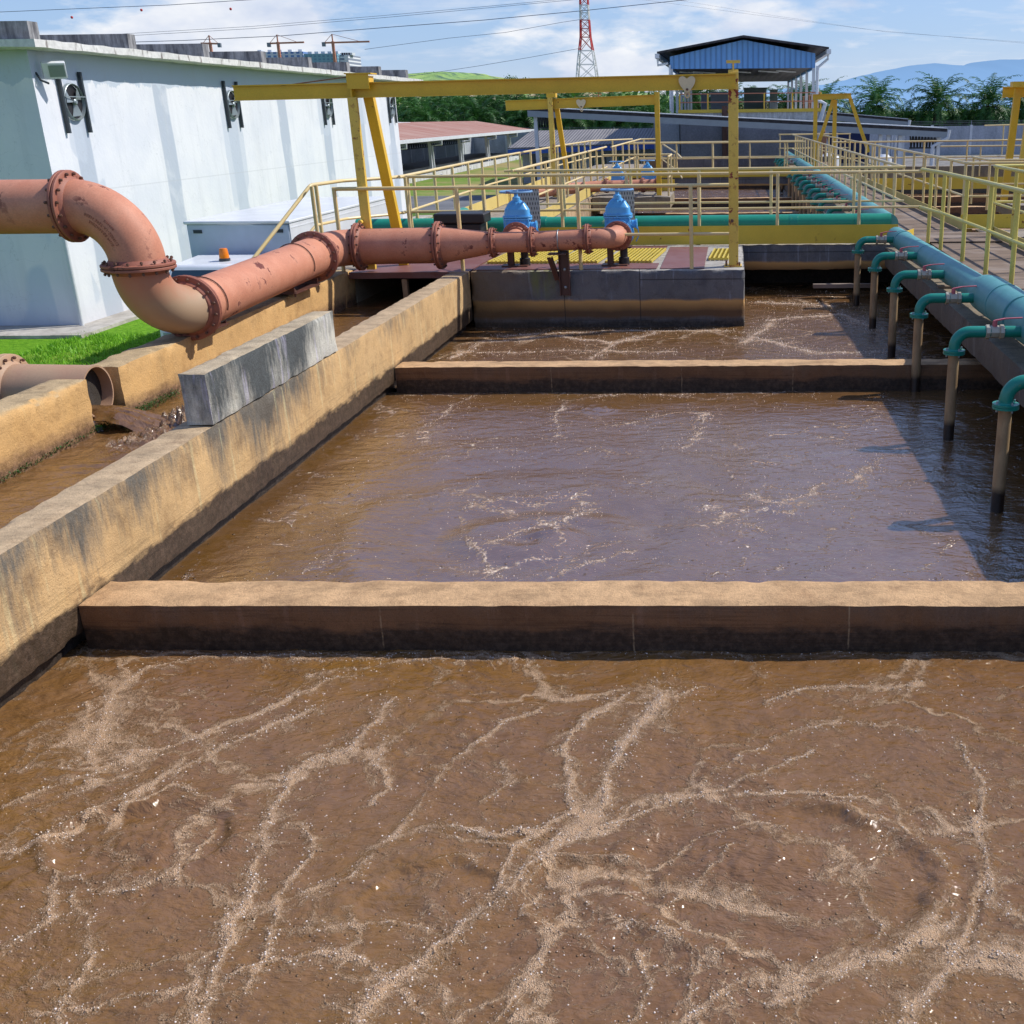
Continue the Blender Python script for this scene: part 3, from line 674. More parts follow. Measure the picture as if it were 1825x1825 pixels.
def boil_rings(X, Y):
    h = np.zeros(X.shape); fo = np.zeros(X.shape)
    for px, py, rx, ry, ht, ph in ((260, 1500, .36, .26, .030, 2.6), (1390, 1560, .62, .42, .020, .4), (1060, 1600, .26, .2, .016, 2.2), (780, 1600, .28, .2, .014, 1.)):
        cx, cy = atZ(px, py, W)[:2]; dx = X-cx+.09*fbm(X*3, Y*3, 3, 70); dy = Y-cy+.09*fbm(X*3+5, Y*3, 3, 71); d = np.hypot(dx/rx, dy/ry); a = np.arctan2(dy, dx)
        side = .35+.65*np.clip(np.cos(a-ph), 0, 1); inn = 1/(1+np.exp((d-.93)*26))
        h += ht*side*np.exp(-((d-1.03)/.10)**2) - ht*.8*inn*(1-.6*np.exp(-(d/.7)**2)) + ht*.7*np.exp(-(d/.55)**2)*(.5+np.abs(fbm(X*9, Y*9, 4, 73)))
        fo = np.maximum(fo, .62*side*np.exp(-((d-1.08)/.06)**2)*np.clip(.7+fbm(X*4, Y*4, 3, 78), .1, 1))
    cr = seg_dist(X+.07*fbm(X*3.5, Y*3.5, 4, 75), Y, pl((1738, 1400), (1748, 1500), (1752, 1580), (1735, 1650), (1715, 1690))); h += (-.016*np.exp(-(cr/.012)**2)+.008*np.exp(-((cr-.03)/.02)**2))*np.clip(.4+1.4*fbm(X*5, Y*5, 2, 76), 0, 1)
    return h, fo
water('water', 'churning brown sludge with foam streaks in the nearest basin', M['sludge_near'], xs_n, ys_n, W, STREAKS, nb, .020, 1, boil_rings, turb=.011)
# single bubbles riding on the foam
def bubbles(n, label, dmin, rr, mat, zone):
    X, Y, Z, Fm = water.last; m_ = (X > zone[0]) & (X < zone[1]) & (Y > zone[2]) & (Y < zone[3]); Xf, Yf, Zf, Ff = X[m_], Y[m_], Z[m_], Fm[m_]
    dn = np.clip(fbm(Xf*3, Yf*3, 3, 90)+.1, 0, 1); pr = .004+Ff**1.4+.12*dn*dn; pr /= pr.sum(); idx = rng.choice(len(Xf), n, p=pr)
    dome = []; prof = [(.0, 1.0, -.1), (.42, .90, .42), (.75, .62, .75)]
    k = 7; base = np.array([[r*math.cos(2*PI*j/k), r*math.sin(2*PI*j/k), z_] for (_, r, z_) in prof for j in range(k)]+[[0, 0, 1.]])
    fs = [(a*k+j, a*k+(j+1) % k, (a+1)*k+(j+1) % k, (a+1)*k+j) for a in range(2) for j in range(k)]+[(2*k+j, 2*k+(j+1) % k, 3*k) for j in range(k)]
    R = rr[0]+(rr[1]-rr[0])*rng.random(n)**3; P = np.stack([Xf[idx]+rng.normal(0, .008, n), Yf[idx]+rng.normal(0, .008, n), Zf[idx]-R*.15], -1)
    V = (P[:, None, :]+base[None]*R[:, None, None]*np.array([1, 1, .8])).reshape(-1, 3); nb_ = len(base); o0 = np.array([P[:, 0].mean(), P[:, 1].mean(), zone[4]])
    FF = [tuple(q+i*nb_ for q in f_) for i in range(n) for f_ in fs]
    me = bpy.data.meshes.new('bubbles'); me.from_pydata((V-o0).tolist(), [], FF); me.materials.append(mat); me.polygons.foreach_set('use_smooth', [True]*len(FF))
    o = bpy.data.objects.new('bubbles', me); COL.objects.link(o); o.location = o0; tag(o, label, 'bubbles', kind='stuff')
def bubm():
    b = NB('foam_bubble_film_with_glints'); n = b.noise(30); r = b.m('GREATER_THAN', b.sep(b.vor(120, out=1))[0], .62); return b.out(b.mix(r, b.mix(n, (.26, .15, .075), (.44, .29, .17)), (.74, .63, .53)), .27, ior=1.8)  # the palest bubbles carry sun glints painted into their colour
M['bubble'] = bubm()
bubbles(16000, 'small foam bubbles scattered over the nearest basin', 0, (.0014, .0050), M['bubble'], (-3.5, 1.8, 2.45, 5.28, W))
xs_m = np.concatenate([ar(-3.75, 2.2, .022), ar(2.2, 3.3, .06)]); ys_m = ar(5.55, 11.25, .025)
mb_ = [(*atZ(995, 955, W)[:2], .06, .045), (*atZ(965, 958, W)[:2], .05, .02), (*atZ(950, 970, W)[:2], .45, .006), (*atZ(1270, 897, W)[:2], .12, .03), (*atZ(1370, 905, W)[:2], .1, .03), (*atZ(1070, 730, W)[:2], .1, .04)]
def swirl(X, Y):
    cx, cy = atZ(950, 960, W)[:2]; d = np.hypot(X-cx, (Y-cy)); a = np.arctan2(Y-cy, X-cx)
    q = 1.6*fbm(X*.9, Y*.9, 3, 50)
    return .013*np.sin(d*13+a*1.0+2*q)*np.exp(-(d/1.1)**2)+.009*np.sin(d*6.5+1.5*q)*np.exp(-(d/2.8)**2), np.zeros(X.shape)
water('water', 'brown sludge reflecting the lilac sky in the middle basin', M['sludge_mid'], xs_m, ys_m, W, MIDSTREAKS, mb_, .008, 2, swirl, turb=.0035)
bubbles(4500, 'small foam bubbles drifting on the middle basin', 0, (.0022, .0058), M['bubble'], (-3.5, 1.8, 5.7, 11.1, W))
water('water', 'brown foamy sludge in front of the valve platform', M['sludge_far'], np.concatenate([ar(-3.75, 2.4, .035), ar(2.4, 3.3, .08)]), ar(11.40, 18.9, .04), W, FARSTREAKS, [(*atZ(1000, 600, W)[:2], .4, .02), (*atZ(1450, 570, W)[:2], .5, .02)], .012, 3, turb=.006)
bubbles(7000, 'small foam bubbles in front of the valve platform', 0, (.003, .009), M['bubble'], (-3.5, 2, 11.5, 18, W))
def splash(X, Y):
    dh = np.zeros(X.shape); fo = np.zeros(X.shape); n = np.abs(fbm(X*11, Y*11, 4, 77)); n2 = 1-np.abs(fbm(X*20, Y*20, 3, 79))*2
    for cx, cy, r, a_ in ((-4.75, 8.95, .22, .15), (-4.45, 9.0, .24, .13), (-4.2, 8.8, .22, .12), (-4.6, 8.55, .26, .10), (-4.2, 8.4, .25, .09), (-4.9, 8.3, .2, .05), (-4.1, 9.2, .2, .08)):
        k = np.exp(-(((X-cx)/r)**2+((Y-cy)/(r*1.2))**2)); dh += a_*k*(1.9*n+.25*n2-.1); fo = np.maximum(fo, .5*k*(n > .22))
    dh += .01*np.sin(Y*26+5*fbm(X*2, Y*2, 2, 66))*np.exp(-((Y-7.9)/.8)**2)
    return dh, fo
water('water', 'brown water flowing along the narrow side channel', M['sludge_channel'], ar(-5.75, -3.8, .016), np.concatenate([ar(1.5, 5, .1), ar(5, 12, .018), ar(12, 17.6, .08)]), -.47,
      [(pl((60, 860), (200, 800)), .01, .3)], [], .010, 4, splash, turb=.005)
water('water', 'brown sludge in the long row of far basins', M['sludge_far'], ar(-3.75, 3.0, .12), ar(19.1, 48.2, .14), W, [], [(-1, 25, .6, .03), (1, 32, .5, .03), (-1.5, 43, .6, .03)], .014, 5)
water('water', 'brown sludge in the basins beyond the right-hand walkway', M['sludge_far'], ar(4.2, 16, .14), ar(3, 40, .16), W, [], [(7, 24, .6, .03), (7, 30, .5, .03)], .014, 6)

# ------------------------------------------------------------------ tank concrete
def wall(name, label, mat, *a, cat='concrete wall', **k):
    return tag(rough_box(name, mat, *a, **k), label, cat)
wall('tank_wall', 'long tan concrete wall with black algae streaks between the side channel and the big basins', M['wall_tan'], -3.86, -3.6, -.5, 14.86, -.67, 0, res=.045, amp=.0025, rnd=.005, seed=3, edge=.01, fine=.0025)
wall('tank_wall', 'dark recessed footing wall under the long tan channel wall', M['void'], -3.84, -3.68, -.5, 14.8, -2.1, -.66, res=.4, amp=.004)
wall('concrete_block', 'raised pale weathered block of concrete standing on the long tan wall', M['block'], -3.78, -3.588, 7.12, 9.62, .002, .37, res=.04, amp=.0035, rnd=.005, seed=9, edge=.01, fine=.002, cat='concrete block')
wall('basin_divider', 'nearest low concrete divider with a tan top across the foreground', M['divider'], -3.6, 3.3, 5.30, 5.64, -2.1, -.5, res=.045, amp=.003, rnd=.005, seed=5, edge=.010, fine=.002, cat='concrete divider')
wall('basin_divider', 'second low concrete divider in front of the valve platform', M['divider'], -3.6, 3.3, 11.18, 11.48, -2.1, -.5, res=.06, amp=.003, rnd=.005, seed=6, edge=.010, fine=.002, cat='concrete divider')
wall('channel_wall', 'orange-tan outer wall of the side channel carrying the salmon pipe', M['wall_out'], -5.62, -5.3, 9.04, 15.2, GZ, 0, res=.06, amp=.006, rnd=.008, seed=7, edge=.02, fine=.003)
wall('channel_wall', 'short orange-tan channel wall with a cracked end at the left edge', M['wall_out'], -5.64, -5.31, 4.5, 8.60, GZ, 0, res=.05, amp=.008, rnd=.014, seed=8, edge=.04, fine=.004)
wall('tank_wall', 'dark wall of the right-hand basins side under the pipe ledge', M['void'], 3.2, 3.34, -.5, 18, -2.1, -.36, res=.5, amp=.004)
wall('pipe_ledge', 'projecting grey concrete ledge under the teal pipe', M['ledge'], 2.42, 3.14, 5.6, 17.72, -.36, -.06, res=.09, amp=.003, rnd=.006, seed=2, edge=.006, cat='concrete ledge')
wall('valve_platform', 'dark grey concrete platform carrying the blue valves, with brown waterline band', M['pier'], -3.6, .15, 14.86, 17.78, -2.1, 0, res=.06, amp=.006, rnd=.012, seed=4, edge=.025, fine=.002, cat='concrete platform')
wall('tank_wall', 'left face wall under the walkway closing the side channel', M['void'], -5.6, -3.6, 17.3, 17.45, -2.1, -.14, res=.4, amp=.004)
wall('footbridge', 'grey concrete footbridge slab across the basins behind the valve platform', M['pier'], -5.9, 4.3, 17.8, 19.2, -.42, -.004, res=.09, amp=.006, rnd=.012, seed=14, edge=.02, fine=.002, cat='footbridge')
wall('tank_wall', 'dark tank wall seen in the gap below the footbridge', M['void'], .1, 3.2, 18.9, 19.1, -2.1, -.42, res=.4, amp=.004)
wall('channel_cover', 'red-brown steel plate covering the side channel beside the platform', M['redplate'], -5.28, -3.62, 14.9, 17.7, -.10, -.006, res=.2, amp=.002, rnd=.006, cat='cover plate')
wall('channel_wall', 'concrete curb left of the channel cover with the crane leg on it', M['slab'], -6.1, -5.29, 15.2, 17.8, GZ, -.003, res=.15, amp=.006)
mb = MB(); mb.box(-4.56, -4.49, 14.92, 15.0, -.9, -.11); tag(mb.build('stub_post', M['drop']), 'short vertical post holding the channel cover over the water', 'post')
# far basins
wall('basin_wall', 'rust-streaked side wall of the left walkway along the far basins', M['rustwall'], -3.85, -3.65, 19.2, 48, -2.1, 0, res=.14, amp=.008, seed=21)
tag(rough_box('walkway', M['slab'], -5.8, -3.86, 17.82, 48, -.25, -.008, res=.3, amp=.004), 'long concrete walkway on the left of the far basins', 'walkway')
for k, (yy, zz) in enumerate(((24.3, -.5), (29.5, -.5), (34.8, -.5), (43.3, -.5))):
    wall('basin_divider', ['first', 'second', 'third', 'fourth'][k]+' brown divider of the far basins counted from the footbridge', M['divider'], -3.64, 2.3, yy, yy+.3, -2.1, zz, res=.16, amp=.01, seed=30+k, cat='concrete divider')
wall('footbridge', 'second dark concrete footbridge far across the basins', M['pier'], -3.64, 2.4, 38, 39.3, -.35, -.004, res=.2, amp=.006, cat='footbridge')
wall('basin_wall', 'dark end wall closing the far basins', M['pier'], -3.9, 4.2, 48, 48.4, -2.1, .22, res=.3, amp=.006)
wall('basin_wall', 'dark ledge wall under the far green pipe', M['ledge'], 1.95, 2.75, 19.2, 48, -2.1, -.06, res=.3, amp=.006)
# valve stand slab in far left basin
wall('valve_platform', 'small far platform with two blue valves behind the second crane', M['slab'], -3.64, -1.6, 28.6, 30.6, -.32, -.004, res=.2, amp=.006, cat='concrete platform')
mb = MB(); mb.box(-2.95, -2.6, 28.8, 29.1, -2, -.33); tag(mb.build('support_pillar', M['void']), 'squat concrete pillar under the small far platform', 'pillar')
# right tanks
wall('basin_wall', 'left wall of the right-hand basins beside the walkway', M['slab'], 4.05, 4.3, 20.1, 40, -2.1, -.01, res=.3, amp=.006)
wall('basin_wall', 'near left wall of the right-hand basins', M['slab'], 4.45, 4.7, 3, 18.6, -2.1, -.01, res=.3, amp=.006)
wall('footbridge', 'concrete cross walkway of the right-hand basins', M['slab'], 4.31, 16, 18.7, 20.0, -.3, -.006, res=.25, amp=.005, cat='footbridge')
for k, yy in enumerate((24.2, 27.0, 30.2, 34.0)):
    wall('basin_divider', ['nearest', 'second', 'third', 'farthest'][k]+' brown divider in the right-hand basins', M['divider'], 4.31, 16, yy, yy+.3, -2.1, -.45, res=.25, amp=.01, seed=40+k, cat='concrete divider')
wall('basin_wall', 'grey rear wall of the right-hand basins', M['slab'], 4.0, 24, 40, 40.3, -2.1, .15, res=.4, amp=.006)
wall('valve_platform', 'low yellow-edged platform in the right-hand basins by the crane', M['slab'], 6.2, 9.5, 25.0, 26.6, -.3, -.005, res=.3, amp=.005, cat='concrete platform')
# wooden walkway
mb = MB(); mb.box(3.16, 4.4, 5.6, 18.4, -.14, -.012); tag(mb.build('boardwalk', M['wood'], bevel=.004), 'weathered plank walkway on the right beside the teal pipe', 'walkway')
mb = MB(); mb.box(2.76, 4.04, 19.21, 48, -.16, -.012); tag(mb.build('boardwalk', M['wood'], bevel=.004), 'plank walkway running away between the two rows of basins', 'walkway')
mb = MB(); mb.box(2.9, 4.3, 17.82, 19.2, 0.0, .012); tag(mb.build('boardwalk', M['wood']), 'plank crossing where the footbridge meets the right-hand walkway', 'walkway')
for y in (16.1, 13.4, 10.6, 7.9):
    mb = MB(); mb.box(2.5, 3.12, y, y+.12, -.057, -.03); tag(mb.build('bearer_plank', M['wood']), 'wooden bearer under the teal pipe at the '+{16.1: 'far end', 13.4: 'second pipe', 10.6: 'pipe reducer', 7.9: 'near end'}[y], 'plank')
mb = MB(); mb.box(1.25, 2.2, 17.2, 17.3, -.62, -.56); tag(mb.build('timber_beam', M['wood']), 'loose timber lying just above the sludge under the footbridge', 'timber')
# slime at the water line
def slime(label, pts, n, r, z0, seed):
    rs = random.Random(seed); mb = MB()
    for i in range(n):
        t = rs.random()*(len(pts)-1); k = int(t); f = t-k; a = Vector(pts[k]).lerp(Vector(pts[min(k+1, len(pts)-1)]), f)
        for q in range(7):
            p = a+Vector((rs.gauss(0, r), rs.gauss(0, r*1.5), rs.gauss(0, r*.5))); d = Vector((rs.gauss(0, 1), rs.gauss(0, 1), rs.gauss(.2, .6))).normalized()*rs.uniform(.008, .022); e = d.cross(Vector((rs.random(), rs.random(), 1))).normalized()*rs.uniform(.003, .008)
            mb.add([p-e, p+e, p+d], [(0, 1, 2)])
    tag(mb.build('slime', M['slime'], smooth=False), label, 'slime', kind='stuff')
slime('dark green slime along the foot of the cracked channel wall', [(-5.33, 6.9, -.45), (-5.33, 7.55, -.44), (-5.33, 8.4, -.42)], 330, .022, 0, 1)
slime('green slime under the open outlet pipe', [(-5.36, 8.5, -.42), (-5.28, 8.7, -.42), (-5.26, 9.2, -.42), (-5.27, 9.9, -.43)], 300, .03, 0, 2)
# ------------------------------------------------------------------ flanged pipework
_bolt_me = {}
def bolt_mesh(s, L):
    key = (s, L)
    if key not in _bolt_me:
        mb = MB(); ax = Vector((0, 0, 1))
        mb.tube2(Vector((0, 0, -L/2)), ax, [(0, s*.52), (L, s*.52)], 8)
        mb.tube2(Vector((0, 0, -L/2+.006)), ax, [(0, s), (s*1.1, s)], 6); mb.tube2(Vector((0, 0, L/2-.006-s*1.1)), ax, [(0, s), (s*1.1, s)], 6)
        me = bpy.data.meshes.new('bolt'); me.from_pydata(mb.v, [], mb.f); me.materials.append(M['bolt']); _bolt_me[key] = me
    return _bolt_me[key]
def flange(parent, c, axis, r, R, t=.03, nb=16, s=.016, bolts=True, mat='flange', gap=.008, n=36):
    c = Vector(c); ax = Vector(axis).normalized(); mb = MB()
    mb.tube2(c-ax*(t+gap/2), ax, [(-.035, r*1.0), (-.03, r*1.03), (-.002, r*1.12), (0, R-.006), (.005, R), (t-.004, R), (t, R-.004)], n)
    mb.tube2(c+ax*(gap/2), ax, [(0, R-.004), (.004, R), (t-.005, R), (t, R-.006), (t+.002, r*1.12), (t+.03, r*1.03), (t+.035, r)], n)
    mb.tube2(c-ax*gap/2, ax, [(0, R*.93), (gap, R*.93)], n)
    if not bolts: pass
    f = None
    ref = Vector((0, 0, 1)) if abs(ax.z) < .9 else Vector((1, 0, 0)); N = (ref-ax*ref.dot(ax)).normalized(); B = ax.cross(N)
    rb = r+(R-r)*.60; L = 2*t+.075
    if not bolts:
        for j in range(nb):
            a = 2*PI*(j+.5)/nb; p = c+(N*math.cos(a)+B*math.sin(a))*rb; mb.tube2(p-ax*L/2, ax, [(0, s), (L, s)], 6)
        return mb.build('flange', M[mat], parent)
    f = mb.build('flange', M[mat], parent)
    rl = rootloc(f)
    for j in range(nb):
        a = 2*PI*(j+.5)/nb; p = c+(N*math.cos(a)+B*math.sin(a))*rb+ax*random.uniform(-.008, .008)
        o = bpy.data.objects.new('bolt', bolt_mesh(s, L)); COL.objects.link(o); o.parent = f; o.location = p-rl
        o.rotation_mode = 'QUATERNION'; o.rotation_quaternion = ax.to_track_quat('Z', 'Y')
    return f
def arc(c, a, b_, n=12):
    """quarter bend around centre c from c+a to c+b_ (a, b_ perpendicular vectors)"""
    c, a, b_ = Vector(c), Vector(a), Vector(b_); return [c+a*math.cos(t*PI/2/n)+b_*math.sin(t*PI/2/n) for t in range(n+1)]

R1 = .236; Y0 = 9.9; XR = -5.43; RE = .49; ZT = 1.27; ZR = .27
pipe = thing('pipeline', 'large salmon-brown flanged pipe dropping from the left and running along the channel to the valves', 'pipe', (XR, Y0, 0))
mb = MB(); mb.tube([(-12, Y0, ZT), (XR-RE, Y0, ZT)], R1, 40); mb.build('pipe_section', M['pipe'], pipe)
mb = MB(); mb.tube([(XR-RE, Y0, ZT)]+arc((XR-RE, Y0, ZT-RE), (0, 0, RE), (RE, 0, 0), 20)[0:]+[(XR, Y0, ZT-RE-.03)], R1, 40); el1 = mb.build('elbow', M['pipe'], pipe)
mb = MB(); XE = -5.29; v = Vector((XE-XR, RE, 0)); zc = ZT-RE-.06
pts = [(XR, Y0, zc)]+[tuple(Vector((XR, Y0, zc))+v*(1-math.cos(t*PI/2/20))+Vector((0, 0, -(zc-ZR)*math.sin(t*PI/2/20)))) for t in range(21)]
mb.tube(pts, R1, 40)
def dusty():
    b = NB('pipe_elbow_with_silt'); gp = b.pos(); x, y, z = b.sep(gp)
    n2 = b.noise(6, gp, detail=6, rough=.65); k = b.mr(b.m('ADD', b.m('ADD', b.m('MULTIPLY', z, -1.2), b.m('MULTIPLY', y, .25)), b.m('MULTIPLY', n2, .35)), 1.75, 2.25)
    k = b.mr(b.m('ADD', b.m('SUBTRACT', .66, z), b.m('MULTIPLY', b.m('SUBTRACT', n2, .5), .25)), -.02, .28)
    k2 = b.mr(x, -5.2, -5.62); 
    c = b.mix(b.m('MULTIPLY', k, b.mr(k2, 0, 1, 1, .5)), (.46, .165, .09), (.40, .27, .165))
    c = b.mix(b.mr(z, .12, .0), c, (.16, .10, .07))
    return b.out(c, .5, b.bump(b.noise(70, gp), .15, .004))
M['elbow2'] = dusty()
mb.build('elbow', M['elbow2'], pipe)
RB = .32; YC = 14.78; XF = -5.33
mb = MB(); mb.tube([(XE, Y0+RE, ZR), (XF, 13.9, .335)], R1, 40); mb.build('pipe_section', M['pipe'], pipe)
mb = MB(); mb.tube([(XF, 13.9, .335), (XF, YC-RB, .345)]+arc((XF+RB, YC-RB, .345), (-RB, 0, 0), (0, RB, 0), 12)[1:]+[(-5.0, YC, .35)], R1, 40); mb.build('elbow', M['pipe'], pipe)
mb = MB(); mb.tube([(-5.0, YC, .35), (-3.94, YC, .36)], R1, 40); mb.build('pipe_section', M['pipe'], pipe)
mb = MB(); mb.tube([(-3.94, YC, .36), (-3.86, YC, .362), (-3.3, YC, .385), (-3.22, YC, .39)], [R1, R1*.98, .15, .14], 40); mb.build('reducer', M['pipe'], pipe)
R2 = .135
mb = MB(); mb.tube([(-3.22, YC, .39), (-2.69, YC, .395)], R2, 32); mb.tube([(-2.98, YC+.05, .39), (-2.98, YC+.36, .40)], R2, 28); mb.build('tee', M['pipe'], pipe)
mb = MB(); mb.tube([(-2.69, YC, .395), (-1.93, YC, .425)], R2, 32); mb.build('pipe_section', M['pipe'], pipe)
mb = MB(); RQ = .24; mb.tube([(-1.93, YC, .425), (-1.62-RQ+.03, YC, .43)]+arc((-1.62-RQ+.03, YC+RQ, .43), (0, -RQ, 0), (RQ, 0, 0), 12)[1:]+[(-1.59, YC+.36, .435)], R2, 32); mb.build('elbow', M['pipe'], pipe)
FR = .315
flange(pipe, (XR-RE-.02, Y0, ZT), (1, 0, 0), R1, FR, .028, 16, .015)
flange(pipe, (XR, Y0, ZT-RE-.04), (0, 0, 1), R1, FR, .026, 16, .015)
flange(pipe, (XE, Y0+RE+.01, ZR), (XF-XE, 13.9-Y0-RE, .065), R1, FR, .026, 16, .015)
flange(pipe, (XF, 13.86, .335), (0, 1, 0), R1, FR, .026, 16, .015)
flange(pipe, (-5.04, YC, .35), (1, 0, .01), R1, FR, .028, 16, .014)
flange(pipe, (-3.95, YC, .36), (1, 0, .01), R1, FR, .028, 16, .014)
for xx, zz in ((-3.23, .388), (-2.70, .395), (-1.95, .425)): flange(pipe, (xx, YC, zz), (1, 0, .02), R2, .20, .02, 12, .010, bolts=False)
for xx in (-2.98, -1.59): flange(pipe, (xx, YC+.40, .42), (0, 1, 0), R2, .20, .022, 12, .010, bolts=False)
# clamps
def ring_on(yc, r, t, part='strap'):
    mb = MB(); f = (yc-Y0-RE)/(13.9-Y0-RE); c = Vector((XE+(XF-XE)*f, yc, ZR+.065*f))
    mb.tube([c+Vector((math.cos(a)*r, 0, math.sin(a)*r)) for a in np.linspace(-.35, PI+.35, 24)], t, 8); return mb.build(part, M['bolt'], pipe), c
for yc in (10.72, 13.2): ring_on(yc, R1+.012, .007)
mb = MB(); mb.tube([Vector((-2.34, YC, .41))+Vector((0, math.cos(a)*(R2+.006), math.sin(a)*(R2+.006))) for a in np.linspace(0, 2*PI, 24)], .006, 6); mb.build('strap', M['galv'], pipe)
# embossed lettering on the first elbow (wraps round the bend)
def emboss(txt, phi0, dphi, size, a0, host):
    cu = bpy.data.curves.new('lettering', 'FONT'); cu.body = txt; cu.size = size; cu.extrude = .002; cu.space_character = 1.15
    to = bpy.data.objects.new('lettering', cu); COL.objects.link(to); dg = bpy.context.evaluated_depsgraph_get(); me = bpy.data.meshes.new_from_object(to.evaluated_get(dg)); bpy.data.objects.remove(to)
    C = Vector((XR-RE, Y0, ZT-RE)); rl = rootloc(host)
    for v in me.vertices:
        th = a0+v.co.x/RE          # along the bend, 0 at the top flange
        ph = phi0+v.co.y/R1          # around the section, measured from the outer crown towards the viewer
        rad = Vector((math.sin(th), 0, math.cos(th))); side = Vector((0, -1, 0))
        v.co = C+rad*RE+(rad*math.cos(ph)+side*math.sin(ph))*(R1+.0015+v.co.z) - rl
    me.materials.append(M['flange']); o = bpy.data.objects.new('lettering', me); COL.objects.link(o); o.parent = host
def emb(txt, ph, size, a0): emboss(txt, ph, 0, size, a0, el1)
M['letter'] = M['flange']
emb('BSEN 2027-A1-2009/12', 1.50, .034, .46); emb('DISCHARGE PN10', 1.68, .034, .58); emb('DN450', 1.30, .03, .78)

# cradles on the channel wall
def cradle(label, y0, y1, zc, xc, deep):
    t = thing('pipe_cradle', label, 'pipe support', (xc, y0, 0))
    mb = MB(); mb.box(xc-.30, xc+.16, y0, y1, .03, .042); mb.build('base_plate', M['brown'], t)
    mb = MB()
    for yy in (y0+.01, y1-.03):
        n = 12; top = []
        for i in range(n+1):
            xx = -.26+.4*i/n*1.0; zz = zc-math.sqrt(max(0, (R1+.004)**2-(xx)**2)); top.append((xc+xx, zz))
        top = [(x, min(z, .11)) for x, z in top]
        vs = [(x, yy, z) for x, z in top]+[(x, yy, .04) for x, z in top]+[(x, yy+.012, z) for x, z in top]+[(x, yy+.012, .04) for x, z in top]; m_ = n+1
        fs = []
        for i in range(n): fs += [(i, i+1, m_+i+1, m_+i), (2*m_+i+1, 2*m_+i, 3*m_+i, 3*m_+i+1), (i, 2*m_+i, 2*m_+i+1, i+1)]
        fs += [(0, m_, 3*m_, 2*m_), (n, 2*m_+n, 3*m_+n, m_+n)]
        mb.add(vs, fs)
    mb.build('saddle', M['brown'], t)
    for yy in (y0+.04,):
        for dx in (.12,):
            mb = MB(); mb.tube2(Vector((xc+dx, yy+.03, -.01)), Vector((0, 0, 1)), [(0, .012), (.09, .012)], 8); mb.tube2(Vector((xc+dx, yy+.03, .045)), Vector((0, 0, 1)), [(0, .022), (.018, .022)], 6); mb.build('bolt', M['bolt'], t)
    return t
cradle('small brown steel cradle under the pipe beside the silt-covered elbow', 10.52, 10.86, ZR, XE, .1)
cradle('wide brown steel cradle under the far half of the pipe run', 12.75, 13.55, .32, XF, .1)
# wall bracket on the platform face
t = thing('pipe_bracket', 'brown channel-steel bracket bolted to the front of the valve platform', 'bracket', (-2.3, 14.8, -.3))
mb = MB(); mb.box(-2.36, -2.22, 14.825, 14.837, -.33, .27); mb.box(-2.36, -2.35, 14.76, 14.825, -.33, .27); mb.box(-2.23, -2.22, 14.76, 14.825, -.33, .27); mb.build('upright', M['brown'], t)
mb = MB(); mb.beam((-2.43, 14.66, .20), (-2.36, 14.80, -.12), .07, .012, (1, 0, 0)); mb.beam((-2.47, 14.66, .20), (-2.40, 14.80, -.12), .012, .05, (1, 0, 0)); mb.build('brace', M['brown'], t)
mb = MB(); mb.box(-2.48, -2.24, 14.62, 14.82, .235, .25); mb.build('top_plate', M['brown'], t)
for zz in (-.22, .02):
    mb = MB(); mb.tube2(Vector((-2.29, 14.825, zz)), Vector((0, -1, 0)), [(0, .02), (.014, .02), (.02, .012)], 10); mb.build('bolt', M['galv'], t)

